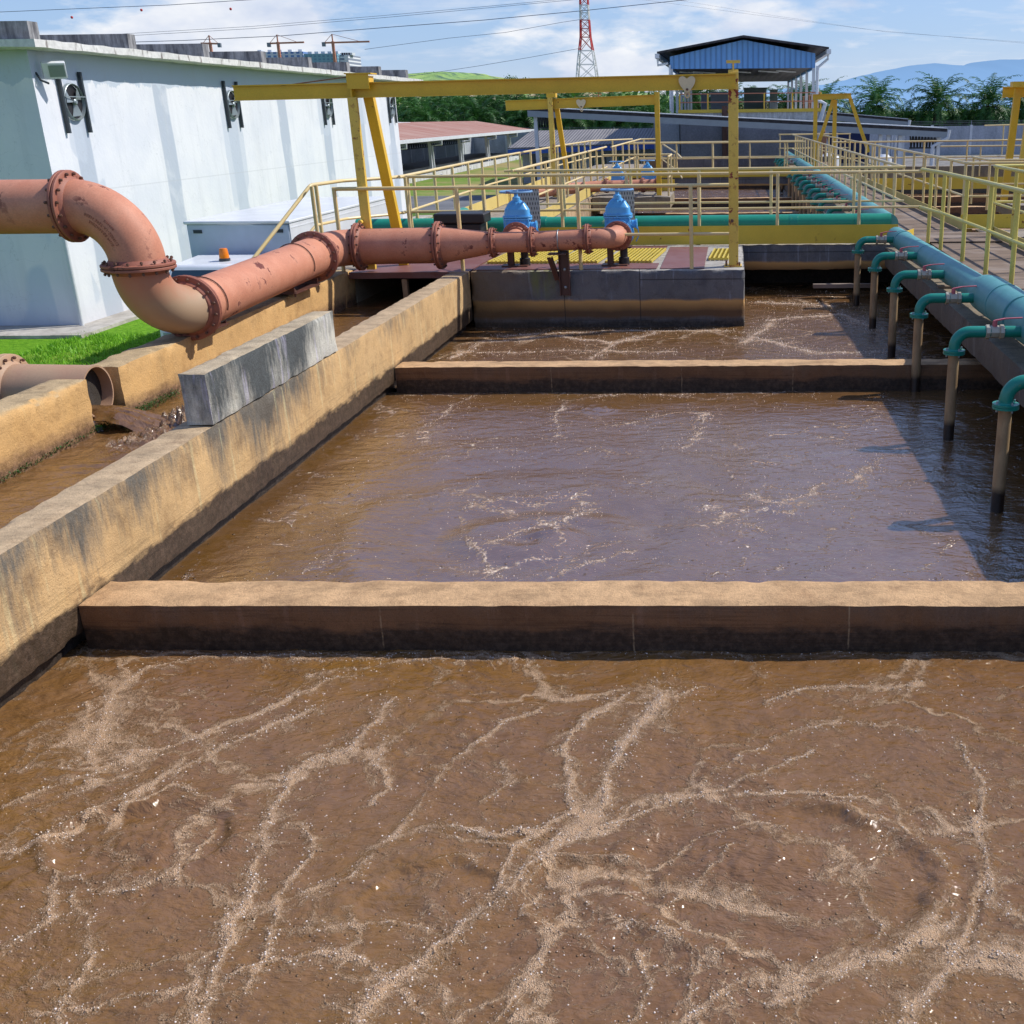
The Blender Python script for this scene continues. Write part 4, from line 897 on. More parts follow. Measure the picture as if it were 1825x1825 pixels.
# blue gate valves
def gate_valve(label, x, y, z, s=1.0, pedestal=True, group='blue gate valves'):
    t = thing('gate_valve', label, 'valve', (x, y, 0), group)
    q = lambda dx, dy, dz: Vector((x+dx*s, y+dy*s, z+dz*s))
    mb = MB(); mb.tube2(q(0, -.13, 0), Vector((0, 1, 0)), [(0, .19*s), (.025*s, .19*s), (.03*s, .14*s), (.23*s, .14*s), (.235*s, .19*s), (.26*s, .19*s)], 28)
    def slab(r0, r1, z0, z1, sy=.62, n=24):
        vs = []; 
        for zz, r in ((z0, r0), (z1, r1)):
            for j in range(n):
                a = 2*PI*j/n; cx = math.copysign(abs(math.cos(a))**.6, math.cos(a)); sy_ = math.copysign(abs(math.sin(a))**.6, math.sin(a)); vs.append(q(cx*r, sy_*r*sy, zz))
        fs = [(j, (j+1) % n, n+(j+1) % n, n+j) for j in range(n)]+[tuple(range(n-1, -1, -1)), tuple(range(n, 2*n))]
        mb.add(vs, fs)
    slab(.15, .165, -.05, .20)
    for dx in (-.155, -.05, .05, .155): mb.beam(q(dx, -.105, .0), q(dx, -.105, .2), .012*s, .02*s, (0, 1, 0))
    mb.build('valve_body', M['blue'], t, bevel=.004)
    mb = MB(); slab(.185, .185, .20, .222); slab(.185, .185, .228, .25)
    for a in np.arange(0, 2*PI, PI/4): mb.tube2(q(math.cos(a)*.165, math.sin(a)*.10, .19), Vector((0, 0, 1)), [(0, .012*s), (.075*s, .012*s)], 6)
    mb.build('bonnet_flange', M['blue'], t, bevel=.003)
    mb = MB(); slab(.165, .155, .25, .33); slab(.155, .10, .33, .41); slab(.10, .06, .41, .44); mb.tube2(q(0, 0, .43), Vector((0, 0, 1)), [(0, .055*s), (.05*s, .05*s), (.055*s, .03*s), (.12*s, .022*s)], 16)
    for dx in (-.09, 0, .09): mb.beam(q(dx, -.085, .25), q(dx*.5, -.05, .42), .014*s, .03*s, (0, 1, 0))
    mb.build('bonnet', M['blue'], t, bevel=.003)
    wh = MB(); wc = q(0, 0, .545); wh.tube([wc+Vector((math.cos(a), math.sin(a), 0))*.20*s for a in np.linspace(0, 2*PI, 29)[:-1]], .013*s, 8, closed=True)
    wo = wh.build('handwheel', M['wheel'], t)
    sp = MB()
    for a in (.3, 2.4, 4.5): sp.beam(wc+Vector((0, 0, -.015*s)), wc+Vector((math.cos(a), math.sin(a), 0))*.195*s, .022*s, .012*s)
    sp.tube2(wc+Vector((0, 0, -.03*s)), Vector((0, 0, 1)), [(0, .03*s), (.05*s, .03*s)], 12); sp.build('spokes', M['wheel'], wo)
    mb = MB(); mb.tube2(q(.17, .02, .12), Vector((1, 0, 0)), [(0, .05*s), (.05*s, .05*s), (.055*s, .065*s), (.07*s, .065*s)], 16); mb.tube([q(.24, .02, .10), q(.26, .02, -.02), q(.22, .03, -.10)], .008*s, 6); mb.build('bypass', M['blue'], t)
    if pedestal:
        mb = MB(); mb.box(x-.16, x-.08, y-.1, y-.08, .01, z-.16); mb.box(x-.16, x-.08, y-.02, y, .01, z-.16); mb.box(x-.125, x-.115, y-.08, y-.02, .01, z-.16); mb.box(x-.24, x+.12, y-.15, y+.05, .006, .03); mb.build('stand', M['brown'], t)
        mb = MB(); mb.tube2(Vector((x+.06, y+.02, .01)), Vector((0, 0, 1)), [(0, .075), (.1, .075), (.11, .055), (z-.15, .055)], 16); mb.build('spindle_boot', M['black'], t)
        mb = MB(); mb.box(x-.02, x+.18, y-.12, y+.1, z-.185, z-.165); mb.build('shelf', M['brown'], t)
    return t
gate_valve('left of the two large blue valves with a handwheel on the platform', -2.98, YC+.54, .42, 1.08)
gate_valve('right of the two large blue valves, at the end of the salmon pipe', -1.59, YC+.54, .435, 1.08)
gate_valve('small distant blue valve on the far platform, left one', -3.05, 29.6, .30, .95, False, 'distant blue valves')
gate_valve('small distant blue valve on the far platform, right one near the crane post', -2.25, 29.6, .32, .95, False, 'distant blue valves')
fp = thing('pipeline', 'distant salmon pipe feeding the two far blue valves', 'pipe', (-3, 29.2, .2))
mb = MB(); mb.tube([(-5.2, 27.2, .2), (-4.2, 28.8, .2), (-3.6, 29.2, .22), (-2.0, 29.2, .25)], .14, 20); mb.build('pipe_section', M['pipe'], fp)
for xx in (-3.3, -2.75, -2.35, -1.98): flange(fp, (xx, 29.2, .24), (1, 0, 0), .14, .19, .02, 10, .01, bolts=False)

# outlet pipe pouring into the channel
op = thing('outlet_pipe', 'short wide silt-coloured pipe opening into the side channel', 'pipe', (-5.7, 8.75, -.16))
n = 36; mb = MB(); ax = Vector((1, 0, -.02)); c0 = Vector((-6.1, 8.75, -.14)); L = .76
def shell(mb, c, ax, L, ro, ri, n=36):
    N = Vector((0, 0, 1)); B = ax.cross(N).normalized(); vs = []
    for d, r in ((0, ro), (L, ro), (L, ri), (0, ri)):
        for j in range(n): a = 2*PI*j/n; vs.append(c+ax*d+(N*math.cos(a)+B*math.sin(a))*r)
    mb.add(vs, [(k*n+j, k*n+(j+1) % n, ((k+1) % 4)*n+(j+1) % n, ((k+1) % 4)*n+j) for k in range(4) for j in range(n)])
shell(mb, c0, ax, L, .225, .21); mb.build('pipe_section', M['pipe_dust'], op)
mb = MB(); mb.tube2(Vector((-5.44, 8.75, -.155)), Vector((1, 0, 0)), [(0, .212), (.004, .212)], 28); mb.build('bore_shade_disc', M['void'], op)  # dark disc painted in for the shade inside the pipe mouth
mb = MB(); mb.tube([(-9, 8.75, -.13), (-6.12, 8.75, -.14)], .225, 32); mb.build('pipe_section', M['pipe'], op)
flange(op, (-6.09, 8.75, -.14), (1, 0, -.02), .225, .31, .028, 16, .014, mat='pipe_dust')
mb = MB(); vs = []; na, nc = 22, 17
for i in range(na):
    s_ = i/(na-1); xx = -5.46+.78*s_; hw_ = .15+.05*max(0, (s_-.25))*4; top = -.27 if s_ < .25 else -.27-.225*((s_-.25)/.75)**1.5
    for j in range(nc):
        t_ = -1+2*j/(nc-1); vs.append((xx+.03*math.sin(j*1.9), 8.75+hw_*t_+.01*math.sin(i*1.3), top-.10*t_*t_*(1-.5*s_)-.02*s_+.006*math.sin(i*2.1+j*1.7)*s_))
mb.add(vs, [(i*nc+j, i*nc+j+1, (i+1)*nc+j+1, (i+1)*nc+j) for i in range(na-1) for j in range(nc-1)]); fl = mb.build('outflow', M['sludge_channel'], smooth=True); tag(fl, 'smooth tongue of brown water pouring from the outlet pipe', 'water', kind='structure')

# ------------------------------------------------------------------ teal manifold and drop pipes
mf = thing('air_main', 'near dusty teal pipe with a wider front part lying on the right ledge', 'pipe', (2.62, 17, 0))
def manip(x0, y0, x1, y1, r, z0, z1, mat, parent, nm='pipe_section'):
    mb = MB(); mb.tube([(x0, y0, z0), (x1, y1, z1)], r, 32); return mb.build(nm, M[mat], parent)
manip(2.5, 17.15, 2.62, 11.75, .145, .17, .19, 'teal', mf)
mb = MB(); mb.tube([(2.62, 11.75, .19), (2.62, 11.62, .19), (2.625, 11.4, .20), (2.63, 11.25, .205)], [.145, .15, .19, .198], 32); mb.build('reducer', M['teal'], mf)
manip(2.63, 11.25, 2.78, 3.2, .198, .205, .22, 'teal', mf)
for yy in (16.4, 14.6, 13.0, 12.1): mb = MB(); c = Vector((2.5+.12*(17.15-yy)/5.4, yy, .18)); mb.tube2(c, Vector((0, 1, 0)), [(0, .146), (.004, .149), (.010, .149), (.014, .146)], 32); mb.build('weld_seam', M['teal'], mf)
for yy in (10.6, 9.9, 8.6): mb = MB(); c = Vector((2.64, yy, .21)); mb.tube2(c, Vector((0, 1, 0)), [(0, .199), (.005, .203), (.012, .203), (.017, .199)], 32); mb.build('weld_seam', M['teal'], mf)
mf2 = thing('air_main', 'long far teal pipe running away beside the walkway', 'pipe', (2.55, 18.2, 0))
mb = MB(); mb.tube([(2.52, 18.15, .27), (2.5, 21, .27), (2.42, 33, .27), (2.3, 48.3, .27)], .155, 28); mb.build('pipe_section', M['teal'], mf2)
for yy in (22, 27, 33, 40): mb = MB(); mb.tube2(Vector((2.52-(yy-18)*.0073, yy, .27)), Vector((0, 1, 0)), [(0, .156), (.01, .162), (.03, .162), (.04, .156)], 28); mb.build('weld_seam', M['teal'], mf2)
cm_ = thing('air_main', 'bright green pipe lying across behind the yellow kick plate', 'pipe', (-1, 18.2, .3))
mb = MB(); mb.tube([(-6.2, 18.2, .27), (2.55, 18.2, .285)], .145, 28); mb.build('pipe_section', M['green'], cm_)
mb = MB(); mb.tube([(-4.9, 18.9, .3), (-4.9, 20.2, .3)], .13, 20); mb.build('branch', M['green'], cm_)
for xx in (-3.2, .9, 1.95): mb = MB(); mb.tube2(Vector((xx, 18.2, .28)), Vector((1, 0, 0)), [(0, .146), (.003, .15), (.14, .15), (.143, .146)], 24); mb.build('patched_sleeve', M['green2'], cm_)
def drop_pipe(zb=-1.0, stub=.56):
    t = thing('drop_pipe', '', 'drop pipe', (0, 0, 0)); r = .05; q = .13
    mb = MB(); mb.tube([(0.60, 0, 0), (.40, 0, 0)], r, 20); mb.build('branch', M['green2'], t)
    mb = MB(); mb.tube([(.30, 0, 0), (q, 0, 0)]+arc((q, 0, -q), (0, 0, q), (-q, 0, 0), 10)[1:]+[(0, 0, -q-.03)], r, 20); mb.build('elbow', M['green2'], t)
    mb = MB(); mb.tube2(Vector((.255, 0, 0)), Vector((1, 0, 0)), [(0, .055), (.005, .063), (.035, .063), (.04, .05), (.05, .054), (.11, .054), (.12, .05), (.125, .063), (.155, .063), (.16, .055)], 8)
    vb = mb.build('valve_body', M['valvebody'], t)
    mb = MB(); mb.tube2(Vector((.335, 0, .045)), Vector((0, 0, 1)), [(0, .022), (.05, .02), (.055, .012)], 12); mb.beam((.33, 0, .095), (.42, -.01, .115), .035, .012); mb.beam((.42, -.01, .115), (.56, -.03, .125), .028, .010); mb.build('lever', M['lever'], t, bevel=.003)
    mb = MB(); mb.tube2(Vector((0, 0, -q-.062)), Vector((0, 0, 1)), [(0, .094), (.016, .094), (.018, .088), (.02, .094), (.036, .094), (.038, .06), (.046, .053)], 24)
    f = mb.build('flange', M['green2'], t)
    mb = MB()
    for a in (0.4, 0.4+PI/2, .4+PI, .4+1.5*PI): mb.tube2(Vector((math.cos(a)*.075, math.sin(a)*.075, -q-.08)), Vector((0, 0, 1)), [(0, .008), (.02, .008), (.02, .013), (.055, .013), (.055, .008), (.075, .007)], 6)
    mb.build('bolts', M['galv'], f)
    mb = MB(); mb.tube2(Vector((0, 0, zb)), Vector((0, 0, 1)), [(0, r-.002), (-q-.062-zb, r-.002)], 20); mb.build('riser', M['drop'], t)
    return t
dp = drop_pipe()
DL = ['farthest drop pipe of the near set, against the footbridge', 'drop pipe with flaking paint, second from the footbridge', 'drop pipe third from the footbridge in the near set', 'drop pipe with a pale valve and raised pink lever where the teal pipe widens', 'drop pipe with a chipped elbow patch and small pink lever above the second divider', 'nearest drop pipe at the right edge over the middle basin']
YD = [16.55, 14.62, 12.86, 11.16, 9.36, 7.52, 5.7]
table = {}
for c in bpy.data.objects:
    if c.parent: table.setdefault(c.parent.name, []).append(c)
for i, yy in enumerate(YD[:6]):
    o = dp if i == 0 else copy_tree(dp, None, table)
    o.location = (1.86+.014*i, yy, .19); o['label'] = DL[i]; o['group'] = 'drop pipes over the near basins'; o['category'] = 'drop pipe'
FL = [19.6, 21.2, 23.1, 24.7, 26.3, 27.9, 29.5, 31.2, 33.0, 35.2]
words = ['nearest', 'second', 'third', 'fourth', 'fifth', 'sixth', 'seventh', 'eighth', 'ninth', 'tenth']
for i, yy in enumerate(FL+[40.5, 42.3, 44.1, 45.9]):
    o = copy_tree(dp, None, table); o.location = (1.80-.006*i, yy, .26)
    o['group'] = 'drop pipes over the far basins'
    o['label'] = (words[i]+' green drop pipe behind the footbridge on the far teal pipe') if i < 10 else ('tiny distant green drop pipe, '+['first', 'second', 'third', 'fourth'][i-10]+' past the second footbridge')
t = thing('pipe_stand', 'small teal steel foot clamping the wide teal pipe to the ledge', 'pipe support', (2.5, 8.9, -.05))
mb = MB(); mb.box(2.42, 2.56, 8.85, 8.93, -.055, -.04); mb.box(2.47, 2.50, 8.86, 8.92, -.04, .08); mb.build('foot', M['teal'], t)
# ------------------------------------------------------------------ railings
def railing(label, pts, posts, h=1.1, r=.026, pr=.027, mat='rail', z0=0., mid=.55, group=None, extra=None, cut=None, kick=None):
    """pts: plan polyline of the rail (x, y); posts: plan points"""
    P = [Vector((p[0], p[1], p[2] if len(p) > 2 else z0)) for p in pts]
    t = thing('railing', label, 'railing', P[0], group)
    up = Vector((0, 0, h))
    def smooth(path):
        out = [path[0]]
        for i in range(1, len(path)-1):
            a, c, d = path[i-1], path[i], path[i+1]; e = .05
            p0 = c+(a-c).normalized()*e; p1 = c+(d-c).normalized()*e; out += [p0, c*.5+(p0+p1)*.25, p1]
        return out+[path[-1]]
    mb = MB(); mb.tube(smooth([p+up for p in P]), r, 10); mb.build('handrail', M[mat], t)
    if mid: mb = MB(); mb.tube(smooth([p+Vector((0, 0, mid)) for p in P]), r*.8, 8); mb.build('midrail', M[mat], t)
    for p in posts:
        p = Vector((p[0], p[1], p[2] if len(p) > 2 else z0)); 
        mb = MB(); mb.rod(p, p+up*.99, pr, 10); mb.build('post', M[mat], t)
    return t
def along(a, b, n, skip0=False):
    a = Vector((*a, 0)) if len(a) == 2 else Vector(a); b = Vector((*b, 0)) if len(b) == 2 else Vector(b)
    return [tuple(a.lerp(b, i/n)) for i in range(1 if skip0 else 0, n+1)]
# front rail of the platform
t = railing('cream railing along the front of the valve platform behind the salmon pipe', [(-5.38, 14.96), (-.06, 14.96)], [(-5.36, 14.96), (-3.70, 14.93), (-2.08, 14.93), (-.57, 14.93)], 1.09, mid=.46)
# railing at the foot bridge, front and rear
railing('cream railing on the near edge of the footbridge', [(-5.3, 17.86, -.0), (2.97, 17.9, 0)], [(-5.2, 17.86), (-4.0, 17.86), (-2.75, 17.86), (-1.7, 17.86), (-.55, 17.86), (.70, 17.86), (2.0, 17.86)], 1.09, r=.024)
railing('cream railing on the far edge of the footbridge', [(-3.9, 19.16), (2.9, 19.16)], [(-2.9, 19.16), (-1.75, 19.16), (-.58, 19.16), (.64, 19.16), (2.05, 19.16)], 1.10, r=.023)
# side rail at left of the platform with stair rail going down
t = railing('cream railing at the left of the platform turning down the steps', [(-6.55, 14.6, -1.0), (-5.95, 15.7), (-5.85, 16.7), (-5.35, 17.4), (-5.25, 17.9)], [(-6.5, 14.65, -1.0), (-5.9, 15.6), (-5.93, 15.85), (-5.7, 17.0), (-5.2, 17.75)], 1.1)
# left far walkway rails
yy = [18.5+1.42*i for i in range(17)]
railing('long cream railing on the outer side of the left walkway', [(-5.25, 17.6), (-5.42, 25), (-5.3, 34), (-5.05, 40.5), (-3.75, 42.3)], [(-5.28-.02*(y-18.5) if y < 25 else -5.42+.014*(y-25), y) for y in yy]+[(-4.4, 41.4)], 1.1)
yy = [19.6+1.42*i for i in range(10)]
railing('cream railing on the basin side of the left walkway', [(-3.76, 19.1), (-3.72, 25), (-3.66, 32.7)], [(-3.74, y) for y in yy], 1.1)
railing('distant cream railing round the far platform steps', [(-3.5, 32.6), (-3.45, 42), (-2.9, 42.2), (-1.9, 38.5, -.4), (-1.5, 33, -.35)], [(-3.48, 33.5), (-3.46, 35.5), (-3.45, 37.5), (-3.44, 39.5), (-3.3, 41.9), (-2.6, 41.0, -.1), (-2.0, 38.4, -.4)], 1.1)
railing('cream railing round the small far valve platform', [(-3.5, 30.4), (-1.66, 30.5), (-1.66, 28.7)], [(-3.5, 30.4), (-2.6, 30.45), (-1.68, 30.5), (-1.66, 28.75)], .95, mid=.45)
railing('cream railing on the near edge of the second footbridge', [(-3.6, 38.05), (2.4, 38.05)], [(-3.2, 38.05), (-1.9, 38.05), (-.7, 38.05), (.55, 38.05), (1.8, 38.05)], 1.05, r=.024)
railing('cream railing on the far edge of the second footbridge', [(-3.6, 39.25), (2.4, 39.25)], [(-2.6, 39.25), (-.7, 39.25), (1.77, 39.25)], 1.05, r=.022)
# right walkway, near
railing('yellow railing between the teal pipe and the plank walkway', [(2.97, 17.9), (3.12, 16.6), (3.22, 14.5), (3.30, 12), (3.36, 5)], [(3.10, 17.75), (3.14, 16.85), (3.20, 15.5), (3.24, 14.2), (3.29, 13.05), (3.31, 11.8), (3.33, 10.5), (3.34, 9.2), (3.35, 7.9)], 1.12, .030, .030, mat='rail_near')
railing('near yellow railing on the far side of the plank walkway', [(6.6, 18.75), (4.28, 18.7), (4.36, 14), (4.42, 5)], [(6.2, 18.75), (4.95, 18.74), (4.30, 18.6), (4.31, 17.3), (4.33, 16.0), (4.35, 14.7), (4.37, 13.4), (4.38, 12.1), (4.4, 10.8)], 1.12, .028, .028, mat='rail_near')
yr = [19.9+1.3*i for i in range(21)]
railing('grey-topped cream railing on the left of the far plank walkway', [(2.85, 19.16), (2.75, 25), (2.62, 33), (2.45, 47.5), (3.4, 47.6)], [(2.84-.0135*(y-19.9), y) for y in yr], 1.1)
railing('grey-topped cream railing on the right of the far plank walkway', [(12, 20.05), (4.11, 20.0), (4.02, 27), (3.75, 36), (3.45, 46)], [(10.6, 20.05), (9.3, 20.05), (8, 20.05), (6.6, 20.05), (5.3, 20.05), (4.1, 20.1)]+[(4.08-.02*(y-20), y) for y in yr[1:19]], 1.11)
railing('cream railing across the right-hand basins in the distance', [(3.2, 36.9), (16, 37.4)], [(x, 37+.03*x) for x in (4.6, 6.2, 7.6, 9, 10.6, 12, 13.6, 15)], 1.05)
railing('lower cream railing with a sloping end beyond the right-hand basins', [(7.2, 39.8, -.2), (10.2, 39.8, -.2), (11.5, 40.8, .3), (17, 41, .3)], [(8.6, 39.8, -.2), (9.6, 39.8, -.2), (11.0, 40.4, .1), (12.5, 40.8, .3), (14, 40.9, .3), (15.5, 41, .3)], 1.0)
railing('farthest cream railing at the right edge of the frame', [(9.8, 45, .3), (20, 47, .4)], [(10.6, 45.2, .3), (12, 45.4, .3), (13.4, 45.6, .3), (15, 46, .3)], 1.1)
railing('distant cream railing closing the end of the far plank walkway', [(1.9, 47.8), (4.9, 47.8)], [(1.95, 47.8), (2.6, 47.8), (3.6, 47.8), (4.85, 47.8)], 1.1)
railing('cream railing round the low platform by the right crane', [(5.6, 26.8, -.1), (5.6, 24.9, -.1), (9.5, 24.9, -.1)], [(5.6, 24.9, -.1), (6.8, 24.9, -.1), (8.0, 24.9, -.1), (5.6, 26.6, -.1)], 1.05)

# kick plates
def kick(label, a, b_, h, mat='kick', w=.012, z=.002):
    mb = MB(); a = Vector(a); b2 = Vector(b_); mb.beam(a+Vector((0, 0, h/2+z)), b2+Vector((0, 0, h/2+z)), w, h); tag(mb.build('kick_plate', M[mat]), label, 'kick plate')
kick('long yellow kick plate on the near edge of the footbridge', (-3.3, 17.79, 0), (2.62, 17.79, 0), .29)
kick('short yellow kick plate folded back at the end of the footbridge', (2.63, 17.79, 0), (3.0, 18.6, 0), .14)
kick('yellow kick plate on the near edge of the second footbridge', (-3.6, 37.98, -.05), (2.4, 37.98, -.05), .27)
kick('pale yellow kick plate along the outer side of the left walkway', (-5.38, 20.0, 0), (-5.5, 34, 0), .26, 'kick_pale')
kick('pale yellow kick plate along the basin side of the left walkway', (-3.72, 19.5, 0), (-3.7, 36, 0), .24, 'kick_pale')
kick('pale kick plate on the right of the far plank walkway', (4.03, 19.6, 0), (3.78, 36, 0), .17, 'kick_pale')
kick('yellow kick plate facing the right-hand basins beside the corner', (4.04, 19.95, 0), (12, 20.0, 0), .24)
kick('pale kick plate on the right side of the near plank walkway', (4.33, 18.6, 0), (4.46, 9, 0), .16, 'kick_pale')
kick('yellow plate across the right-hand basins in the distance', (3.9, 31.9, -.12), (9.5, 32.2, -.12), .32)
kick('yellow plate behind the small far valve platform', (-3.6, 30.65, 0), (-1.6, 30.65, 0), .3)

# ------------------------------------------------------------------ platform furniture
def grating(label, x0, x1, y0, y1, skew=.0):
    t = thing('floor_grating', label, 'grating', ((x0+x1)/2, (y0+y1)/2, 0)); mb = MB(); n = int((x1-x0)/.058)
    for i in range(n+1):
        x = x0+(x1-x0)*i/n; mb.hexa([(x, y0, .012), (x+.024, y0, .012), (x+.024+skew, y1, .012), (x+skew, y1, .012)], [(x, y0, .045), (x+.024, y0, .045), (x+.024+skew, y1, .045), (x+skew, y1, .045)])
    mb.build('bars', M['grate'], t, smooth=False)
    mb = MB(); m_ = int((y1-y0)/.13)
    for j in range(m_+1): y = y0+(y1-y0)*j/m_; f = (y-y0)/(y1-y0); mb.box(x0+skew*f, x1+.024+skew*f, y-.006, y+.006, .016, .040)
    mb.build('cross_bars', M['grate'], t, smooth=False)
grating('yellow floor grating under the left blue valve', -3.5, -2.62, 15.55, 17.0, .12)
grating('yellow floor grating between the two blue valves', -2.5, -1.95, 15.5, 17.0, .12)
grating('yellow floor grating right of the second blue valve', -1.82, -1.18, 15.5, 17.0, .12)
grating('small yellow floor grating beside the tall crane post', -.36, -.10, 15.75, 16.9, .06)
for k, (x0, x1, y0, y1) in enumerate(((-3.56, -1.05, 14.92, 15.48), (-1.0, -.4, 14.92, 17.4), (-3.56, -1.05, 17.1, 17.6))):
    mb = MB(); mb.box(x0, x1, y0, y1, .004, .012); tag(mb.build('floor_plate', M['redplate']), ['red-brown chequer plate along the platform front edge', 'red-brown chequer plate between the gratings on the platform', 'red-brown chequer plate along the rear of the platform'][k], 'floor plate')
for k, (x0, x1, y) in enumerate(((-3.38, -3.06, 17.6), (-1.86, -1.56, 17.6))):
    mb = MB(); mb.box(x0, x1, y-.01, y+.004, .30 if k else .30, .93); tag(mb.build('perforated_panel', M['perf']), ['grey perforated panel behind the left blue valve', 'grey perforated panel behind the right blue valve'][k], 'panel')
t = thing('planter_box', 'black plastic trough with a raised rim on the walkway behind the reducer', 'box', (-4.3, 17.45, .1))
mb = MB(); mb.box(-4.62, -3.95, 17.3, 17.7, .12, .40); mb.build('body', M['black'], t, bevel=.015); mb = MB(); mb.box(-4.68, -3.88, 17.26, 17.76, .41, .56); mb.build('lid', M['black'], t, bevel=.02)

# ------------------------------------------------------------------ cranes (monorail frames)
t = thing('monorail_hoist', 'big yellow monorail hoist frame spanning the valve platform', 'hoist frame', (0, 15.12, 0))
mb = MB(); mb.ibeam((-6.58, 15.1, 2.31), (.03, 15.1, 2.38), .09, .19, .014, (0, 0, 1)); mb.build('beam', M['yellow'], t)
mb = MB(); mb.ibeam((0, 15.17, .015), (0, 15.17, 2.52), .13, .10, .012, (0, 1, 0)); mb.box(-.065, .065, 15.10, 15.23, .02, 2.50)
mb.build('post', M['yellow_rust'], t, bevel=.004)
mb = MB(); mb.box(-.13, .11, 15.05, 15.29, .003, .018); pl_ = mb.build('base_plate', M['yellow_rust'], t)
for dx, dy in ((-.1, 15.08), (.08, 15.08), (-.1, 15.26)): mb = MB(); mb.tube2(Vector((dx, dy, .015)), Vector((0, 0, 1)), [(0, .014), (.05, .014)], 6); mb.build('bolt', M['bolt'], pl_)
mb = MB(); mb.box(-.09, .09, 15.14, 15.2, 2.60, 2.635); mb.box(-.012, .012, 15.16, 15.18, 2.50, 2.60); mb.build('top_fitting', M['yellow_rust'], t)
mb = MB(); mb.box(-5.05, -4.93, 14.99, 15.06, .015, 2.24); mb.build('post', M['yellow_rust'], t, bevel=.004)
mb = MB(); mb.beam((-4.72, 15.65, .0), (-4.83, 15.16, 2.42), .13, .11, (0, 1, 0)); mb.build('raking_leg', M['yellow'], t, bevel=.004)
mb = MB(); mb.box(-5.03, -4.74, 14.99, 15.2, 2.42, 2.50); mb.box(-5.05, -4.70, 14.97, 15.24, 2.52, 2.535); mb.box(-5.0, -4.98, 14.99, 15.2, 2.24, 2.42); mb.box(-4.78, -4.76, 14.99, 15.2, 2.40, 2.42); mb.box(-5.03, -4.74, 14.985, 14.995, 2.34, 2.52); mb.build('head_plate', M['yellow'], t)
mb = MB(); mb.rod((-4.98, 15.1, 2.50), (-5.95, 15.1, 2.39), .008); mb.build('stay_rod', M['bolt'], t)
mb = MB(); mb.tube([(-5.04, 15.0, .66), (-5.04, 14.9, .66)], .028, 12); mb.build('stub', M['yellow_rust'], t)
mb = MB(); mb.tube([(-.02, 15.08, .62), (-.02, 15.03, .62)], .022, 12); mb.build('stub', M['bolt'], t)
# trolley
def trolley(label, x, y, z, s):
    t = thing('beam_trolley', label, 'trolley', (x, y, z)); n = 24; prof = []
    for sgn in (-1, 1):
        mb = MB(); out = []
        for i in range(15):
            a = -.6+i*(PI+.9)/14; out.append((.055*math.cos(a)+.052, .055*math.sin(a)+.06))
        shp = [(0, .075)]+[(px, pz) for px, pz in reversed([(p[0], p[1]) for p in out if p[0] > -.02])]
        right = [(.0, .085), (.03, .108), (.06, .118), (.09, .108), (.108, .08), (.105, .04), (.085, 0), (.055, -.04), (.03, -.075), (0, -.085)]
        pts = right+[(-a, c) for a, c in right[-2:0:-1]]; m_ = len(pts); yy = y+sgn*.06*s
        vs = [(x+a*s, yy, z+c*s) for a, c in pts]+[(x+a*s, yy+.012*s, z+c*s) for a, c in pts]
        mb.add(vs, [tuple(range(m_)), tuple(range(2*m_-1, m_-1, -1))]+[(i, m_+i, m_+(i+1) % m_, (i+1) % m_) for i in range(m_)])
        mb.build('side_plate', M['trolley'], t, fixn=True)
    mb = MB(); mb.tube2(Vector((x, y-.075*s, z-.045*s)), Vector((0, 1, 0)), [(0, .016*s), (.15*s, .016*s)], 10); mb.build('axle', M['bolt'], t)
    for dx in (-.06, .06): mb = MB(); mb.tube2(Vector((x+dx*s, y-.055*s, z+.065*s)), Vector((0, 1, 0)), [(0, .04*s), (.02*s, .04*s), (.02*s, .03*s), (.035*s, .03*s)], 16); mb.build('wheel', M['trolley'], t)
    mb = MB(); mb.tube([Vector((x+math.cos(a)*.028*s, y, z-.105*s+math.sin(a)*.036*s)) for a in np.linspace(0, 2*PI, 17)[:-1]], .011*s, 8, closed=True); mb.tube([Vector((x+math.cos(a)*.034*s, y, z-.045*s+math.sin(a)*.034*s)) for a in np.linspace(0, 2*PI, 17)[:-1]], .010*s, 8, closed=True); mb.build('shackle', M['trolley'], t)
M['trolley'] = paint('cream_trolley_paint', (.80, .66, .42), .4)
trolley('heart-shaped cream trolley with a shackle hanging on the big yellow beam', -.60, 15.1, 2.33, 1.0)
# second hoist frame
t = thing('monorail_hoist', 'smaller yellow monorail hoist frame farther back behind the footbridge', 'hoist frame', (-3.3, 29, 0))
mb = MB(); mb.ibeam((-5.75, 29, 2.22), (-1.95, 29, 2.32), .12, .24, .016); mb.build('beam', M['yellow'], t)
mb = MB(); mb.box(-1.98, -1.86, 28.94, 29.06, 0, 2.5); mb.build('post', M['yellow'], t)
mb = MB(); mb.box(-4.66, -4.54, 28.85, 28.95, 0, 2.44); mb.build('post', M['yellow_rust'], t)
mb = MB(); mb.beam((-4.36, 29.9, 0), (-4.48, 29.05, 2.3), .12, .1, (0, 1, 0)); mb.build('raking_leg', M['yellow'], t)
mb = MB(); mb.box(-4.68, -4.45, 28.84, 29.1, 2.4, 2.5); mb.build('head_plate', M['yellow'], t)
trolley('tiny cream trolley on the smaller yellow beam', -3.83, 29, 2.22, 1.1)
